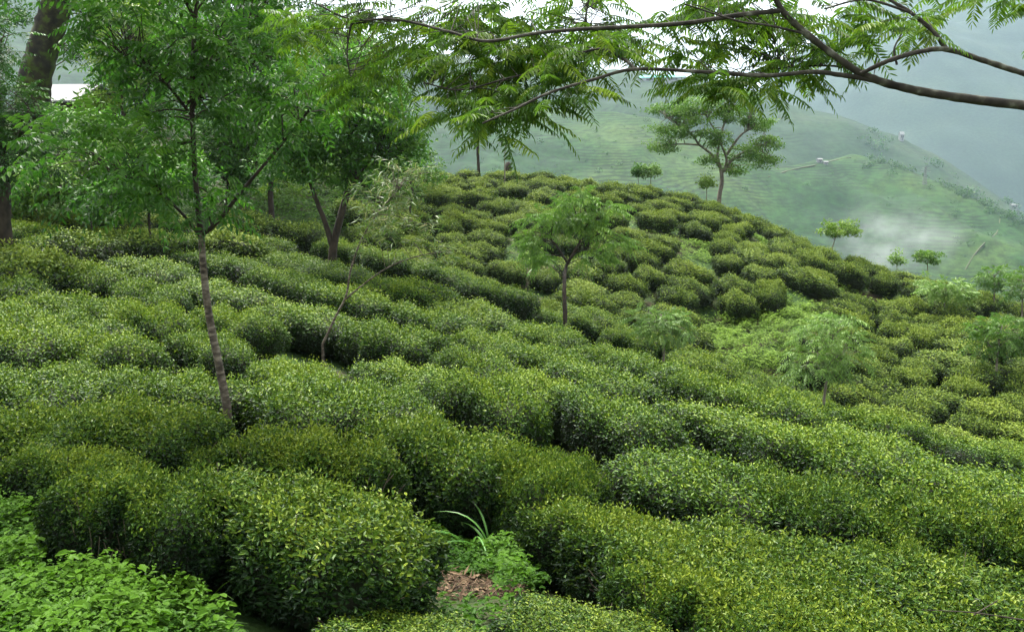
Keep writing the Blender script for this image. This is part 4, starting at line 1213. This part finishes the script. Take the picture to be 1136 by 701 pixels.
tree('dark_tree', 'dark leafy tree with a black trunk at the left edge', 'tree',
     [([(2, 245, 17), (3, 210, 17), (2, 175, 17), (-4, 120, 17), (-10, 60, 17)], .17, .08), ([(0, 180, 17), (20, 150, 16.8), (45, 125, 16.6)], .06, .02)],
     [(5, 45, 17, 20, 30, 18, .8), (20, 140, 16.6, 42, 26, 30, .9), (0, 175, 16.6, 35, 26, 22, .8), (45, 165, 16.5, 30, 30, 20, .8), (-40, 60, 17, 40, 60, 30, 1.2), (10, 110, 16.7, 24, 18, 14, .7)], st_pinnate(4, .45, 7, .09, .034, .35, .4, .35), M_BROAD, M_BARK_DARK, twig_r=.015)
WOOD = [('lime green bushy tree behind the slender tree, upper left', 'lime_tree', 135, 200, 30, 190, 70, M_LIME, [(128, 60, 30, 34, 40, 34, 1.0), (150, 20, 30, 30, 30, 22, 1.0), (120, 105, 30, 30, 20, 16, .9)]),
        ('tall green tree filling the top left behind the slender trunk', 'leafy_tree', 265, 215, 33, 230, 120, M_PIN, [(250, 30, 33, 60, 50, 60, 1.6), (300, 70, 33, 45, 45, 46, 1.5), (205, 60, 33, 45, 45, 44, 1.5), (270, -40, 33, 90, 40, 60, 2.0), (245, 110, 32.5, 55, 30, 34, 1.2), (330, 30, 33, 40, 45, 34, 1.4)]),
        ('leafy tree behind the forked tree with crown reaching the top edge', 'leafy_tree', 420, 210, 38, 200, 120, M_SAP, [(400, 80, 38, 45, 40, 36, 1.6), (440, 120, 38, 30, 35, 24, 1.3), (450, 170, 38, 28, 22, 14, 1.0), (360, 60, 38, 40, 50, 36, 1.6)]),
        ('dense shrub below the shed roof at upper left', 'leafy_shrub', 95, 230, 26, 90, 90, M_PIN, [(90, 140, 26, 45, 22, 32, 1.0), (60, 190, 25.5, 45, 28, 34, 1.0), (125, 160, 26, 34, 26, 24, .9)]),
        ('dark shrub in the middle of the wooded corner right of the slender trunk', 'leafy_shrub', 250, 228, 29, 80, 80, M_BROAD, [(250, 150, 29, 40, 26, 30, 1.0), (285, 180, 29, 34, 22, 22, .9), (225, 175, 29, 30, 20, 16, .8)]),
        ('bright shrub beneath the forked tree crown', 'leafy_shrub', 300, 222, 34, 60, 70, M_LIME, [(280, 135, 35, 34, 22, 20, 1.1), (310, 205, 33, 34, 14, 14, .9), (330, 165, 34, 34, 20, 18, 1.0)]),
        ('bushy shrub left of the slender trunk under its fronds', 'leafy_shrub', 165, 240, 22, 70, 90, M_PIN, [(165, 205, 22, 48, 22, 36, .8), (120, 225, 22, 36, 16, 18, .7), (205, 190, 22.5, 26, 18, 14, .6)]),
        ('low shrub at the far edge of the garden right of the forked tree', 'leafy_shrub', 455, 232, 33, 60, 60, M_SAP, [(448, 205, 33, 28, 18, 16, .8), (470, 190, 34, 18, 14, 8, .6)]),
        ('broad bright tree filling the gap between the slender trunk and forked tree', 'leafy_tree', 300, 215, 29, 150, 120, M_PIN, [(285, 120, 29, 50, 40, 46, 1.2), (325, 95, 29, 34, 30, 26, 1.0), (255, 190, 29, 34, 24, 20, .9)]),
        ('mixed green shrub hiding the ground behind the low fronds', 'leafy_shrub', 100, 232, 24, 60, 60, M_SAP, [(75, 205, 24, 42, 24, 32, .8), (30, 215, 24, 34, 22, 22, .8), (110, 180, 24.5, 36, 26, 26, .8)]),
        ('tall olive green tree behind the shed roof', 'leafy_tree', 150, 190, 47, 190, 100, M_PIN, [(125, 95, 47, 26, 34, 26, 1.3), (165, 60, 47, 36, 50, 44, 1.8), (185, 130, 46, 40, 36, 34, 1.6), (215, 20, 47, 40, 40, 30, 1.6)]),
        ('pale leafy shrub at the garden edge under the hanging dark fronds', 'leafy_shrub', 400, 222, 36, 60, 80, M_SAP, [(385, 195, 36, 36, 18, 22, 1.0), (430, 200, 36, 26, 16, 14, .9), (350, 200, 36, 26, 14, 14, .9)]),
        ('tall dark woodland tree behind the slender tree, reaching the top edge', 'leafy_tree', 175, 185, 52, 230, 120, M_BROAD, [(150, 60, 52, 40, 40, 44, 2.0), (190, 110, 52, 50, 40, 50, 2.0), (215, 40, 52, 45, 45, 50, 2.2), (180, -30, 52, 70, 40, 50, 2.4), (150, 150, 51, 50, 26, 34, 1.8)]),
        ('tall dark woodland tree between the slender and forked trees', 'leafy_tree', 300, 182, 54, 230, 140, M_BROAD, [(270, 60, 54, 50, 45, 54, 2.2), (330, 80, 54, 50, 45, 54, 2.2), (300, 130, 53, 60, 35, 50, 2.0), (260, 150, 52, 40, 26, 26, 1.6), (300, -10, 54, 80, 40, 60, 2.4)]),
        ('dark woodland tree behind the forked tree crown on its right', 'leafy_tree', 395, 182, 54, 200, 120, M_BROAD, [(385, 70, 54, 45, 45, 46, 2.0), (415, 130, 53, 40, 35, 36, 1.8), (370, 150, 52, 40, 26, 26, 1.6), (390, 10, 54, 50, 36, 34, 2.0)]),
        ('dark conifer like tree behind the mossy trunk in the corner', 'leafy_tree', -40, 220, 36, 240, 120, M_BROAD, [(-20, 80, 36, 40, 60, 40, 1.6), (10, 5, 36, 24, 24, 16, 1.0), (-20, 160, 35, 40, 40, 30, 1.4)])]
for (label, nm, px, py, Y, ht, wpx, mat, lobes) in WOOD:
    tree(nm, label, 'shrub' if 'shrub' in nm else 'tree', [([(px, py, Y), (px + 3, py - ht * .3, Y), (px, py - ht * .55, Y), (px + 5, py - ht * .8, Y)], .0006 * ht * Y / 30, .0003 * ht * Y / 30)], lobes, small, mat, M_BARK_DARK, group='trees and shrubs in the wooded corner', twig_r=.022)

# -- the tree whose branches hang across the top of the view; its trunk stands to our right
def st_feather(mb, cl, out, Y):
    k = len(cl)
    for q_ in range(4):
        d = nrm(out * [.3, .3, .1] + rng.normal(size=(k, 3)) * [.8, .6, .18] - [.15, 0, .03])
        t = np.clip(.53 + .20 * rng.normal(size=k) + (rng.uniform(size=k) < .12) * .4, 0, 1)
        fronds(mb, cl + rng.normal(size=cl.shape) * .02, d, .19 * rng.uniform(.7, 1.3, k), 13, .044, .0088, .32, t, True, .55, .003, .3)
B = [([(1650, 330, 4.0), (1500, 215, 4.1), (1330, 140, 4.15), (1200, 121, 4.15), (1136, 117, 4.15), (1060, 108, 4.15), (1000, 97, 4.15), (960, 84, 4.15), (930, 65, 4.15), (895, 38, 4.15), (868, 12, 4.15), (850, -25, 4.15), (838, -60, 4.1)], .0265, .009),
     ([(1190, 100, 4.15), (1136, 82, 4.12), (1090, 67, 4.1), (1050, 55, 4.05), (1018, 58, 4.0), (985, 68, 3.95), (955, 82, 4.0)], .013, .009),
     ([(1050, 55, 4.05), (1035, 35, 4.1), (1010, 14, 4.15), (985, -2, 4.2), (960, -30, 4.25)], .010, .006), ([(1010, 14, 4.15), (960, 0, 4.2), (915, 10, 4.2)], .006, .004),
     ([(985, 93, 4.15), (962, 88, 4.15), (930, 83, 4.14), (900, 80, 4.1), (850, 84, 4.05), (780, 80, 4.0), (705, 77, 3.95), (660, 88, 3.9), (610, 103, 3.85), (570, 122, 3.8), (535, 137, 3.75)], .012, .004),
     ([(866, 12, 4.15), (820, 17, 4.1), (760, 26, 4.05), (700, 30, 4.0), (640, 33, 4.0), (590, 38, 4.05), (540, 46, 4.1), (500, 36, 4.2), (440, 22, 4.3), (390, 22, 4.4), (350, 4, 4.5)], .011, .004),
     ([(705, 77, 3.95), (690, 65, 4.0), (660, 55, 4.05), (600, 78, 4.1), (560, 88, 4.1), (510, 100, 4.15), (470, 92, 4.15)], .007, .003),
     ([(655, 32, 4.4), (650, 20, 4.4), (655, -10, 4.4)], .006, .004), ([(960, 84, 4.15), (930, 74, 4.3), (880, 74, 4.4), (860, 78, 4.4)], .006, .003), ([(895, 38, 4.15), (850, 28, 4.1), (820, 24, 4.0), (760, 5, 3.9)], .006, .003),
     ([(1330, 140, 4.15), (1260, 60, 4.3), (1180, 10, 4.4), (1100, -20, 4.5)], .014, .006), ([(995, 72, 3.98), (992, 55, 4.0), (1000, 38, 4.02)], .005, .003), ([(390, 22, 4.5), (385, 60, 4.5), (390, 90, 4.5)], .005, .003)]
LB0 = [(500, 55, 4.4, 60, 22, 16, .3), (560, 60, 4.3, 50, 22, 16, .3), (620, 40, 4.4, 50, 20, 14, .3), (545, 110, 4.0, 45, 20, 14, .25), (510, 130, 3.95, 30, 18, 8, .2), (590, 125, 3.8, 34, 14, 8, .2), (690, 50, 4.2, 46, 16, 12, .3), (460, 70, 4.3, 30, 22, 8, .25), (850, 95, 4.1, 34, 8, 7, .25), (785, 98, 4.0, 34, 8, 7, .2), (900, 20, 4.3, 40, 14, 10, .3), (830, 8, 4.3, 50, 12, 10, .3), (640, 100, 3.9, 30, 8, 6, .2), (330, 18, 4.5, 40, 14, 7, .2), (365, 40, 4.5, 40, 22, 9, .25), (398, 85, 4.5, 18, 40, 10, .2), (430, 20, 4.5, 40, 18, 11, .25), (480, 30, 4.4, 45, 30, 18, .3), (520, 75, 4.2, 48, 28, 20, .3), (560, 25, 4.5, 50, 22, 16, .3),
      (575, 110, 3.9, 42, 22, 12, .25), (542, 135, 3.75, 14, 14, 6, .15), (610, 70, 4.1, 40, 24, 14, .3), (640, 15, 4.4, 40, 14, 8, .3), (660, 60, 4.0, 40, 18, 11, .3), (710, 30, 4.3, 38, 14, 9, .3), (740, 62, 4.2, 30, 12, 6, .2),
      (770, 15, 4.2, 40, 16, 11, .3), (815, 45, 4.2, 36, 16, 10, .3), (790, 85, 4.0, 26, 8, 5, .2), (850, 20, 4.1, 30, 20, 10, .3), (870, 80, 4.3, 26, 16, 9, .25), (905, 55, 4.2, 30, 18, 9, .25), (915, 20, 4.2, 34, 16, 9, .3), (940, 60, 4.1, 20, 14, 5, .2),
      (985, 40, 4.05, 36, 16, 9, .25), (1015, 25, 4.1, 22, 12, 5, .2), (1060, -14, 4.4, 30, 10, 5, .3), (1100, -4, 4.5, 34, 10, 7, .3), (1140, 0, 4.5, 20, 8, 4, .3), (700, -30, 4.3, 220, 16, 26, .4), (450, -28, 4.5, 110, 16, 18, .4), (1250, 40, 4.3, 60, 40, 16, .5), (1420, 120, 4.2, 60, 60, 14, .6)]
LB = [(a, b_ - 4, Y + .22, rx, ry * .8, max(3, int(n * .62)), rd) for (a, b_, Y, rx, ry, n, rd) in LB0]
r = tree('overhanging_tree', 'tree with a lichen spotted branch and feathery leaves hanging across the top', 'tree', B, LB, st_feather, M_ALB, M_BARK_BRANCH, to_ground=False, sides=12, twig_r=.0026, trunk_name='branch', rough=.05)
tb = MB()
e0 = P(1650, 330, 4.0)
gx_, gy_ = e0[0] + .25, e0[1] + .1
g0 = np.array([gx_, gy_, float(ground_z(gx_, gy_)) - .15])
add_tube(tb, catmull([g0, g0 * .5 + e0 * .5 + [.12, 0, 0], e0, e0 + [-.1, .1, 1.0], e0 + [.1, .2, 2.2]], 6), np.linspace(.13, .05, 25), 12, rough=.04)
tb.build('trunk', M_BARK_BRANCH, r, tuple(r.location))

# ------------------------------------------------------------------ labels of the tea bushes: each told by what it stands next to
LAND = [('the slender pale trunk', 248, 430), ('the forked dark trunk', 368, 300), ('the leaning thin sapling', 362, 376), ('the central bright sapling', 627, 320), ('the pale feathery young tree', 915, 425),
        ('the big shade tree', 798, 212), ('the lime crest tree', 930, 275), ('the thin tree near the right edge', 1105, 410), ('the arching grass by the dry patch', 545, 590), ('the pale grass in the dark gap', 690, 485),
        ('the stump on the crest', 562, 187), ('the pale gully shrub', 737, 358), ('the dead stick', 1080, 682), ('the spreading pale tree', 1048, 335), ('the black trunk at the left edge', 4, 225), ('the broad bladed plant', 175, 495),
        ('the spiky plant near the crest', 854, 246), ('the small pale round crest tree', 722, 200), ('the leftmost mist tree', 995, 298)]
DIRS = ['right of', 'up right from', 'above', 'up left from', 'left of', 'down left from', 'below', 'down right from']
ORD = ['', 'second ', 'third ', 'fourth ', 'fifth ', 'sixth ', 'seventh ', 'eighth ', 'ninth ', 'tenth ', 'eleventh ', 'twelfth ', 'thirteenth ', 'fourteenth ', 'fifteenth ', 'sixteenth ', 'seventeenth ', 'eighteenth ', 'nineteenth ', 'twentieth ']
buckets = {}
for (o, u, b) in bush_objs:
    li = min(range(len(LAND)), key=lambda k: (LAND[k][1] - u[0]) ** 2 + ((LAND[k][2] - u[1]) * 1.3) ** 2)
    dx, dy = u[0] - LAND[li][1], LAND[li][2] - u[1]
    sec = int(((math.degrees(math.atan2(dy * 1.3, dx)) + 22.5) % 360) // 45)
    buckets.setdefault((li, sec), []).append((dx * dx + dy * dy, o, b))
for (li, sec), lst in buckets.items():
    lst.sort(key=lambda t: t[0])
    for k, (_, o, b) in enumerate(lst):
        form = ('flat topped' if b[6] == 'near' else 'rounded') if b[5] > .6 else 'low sparse'
        rank = (ORD[k] + 'closest ').lstrip()
        tag(o, '%s%s tea bush %s %s' % (rank, form, DIRS[sec], LAND[li][0]), 'tea bush', 'tea bushes of the garden slopes')
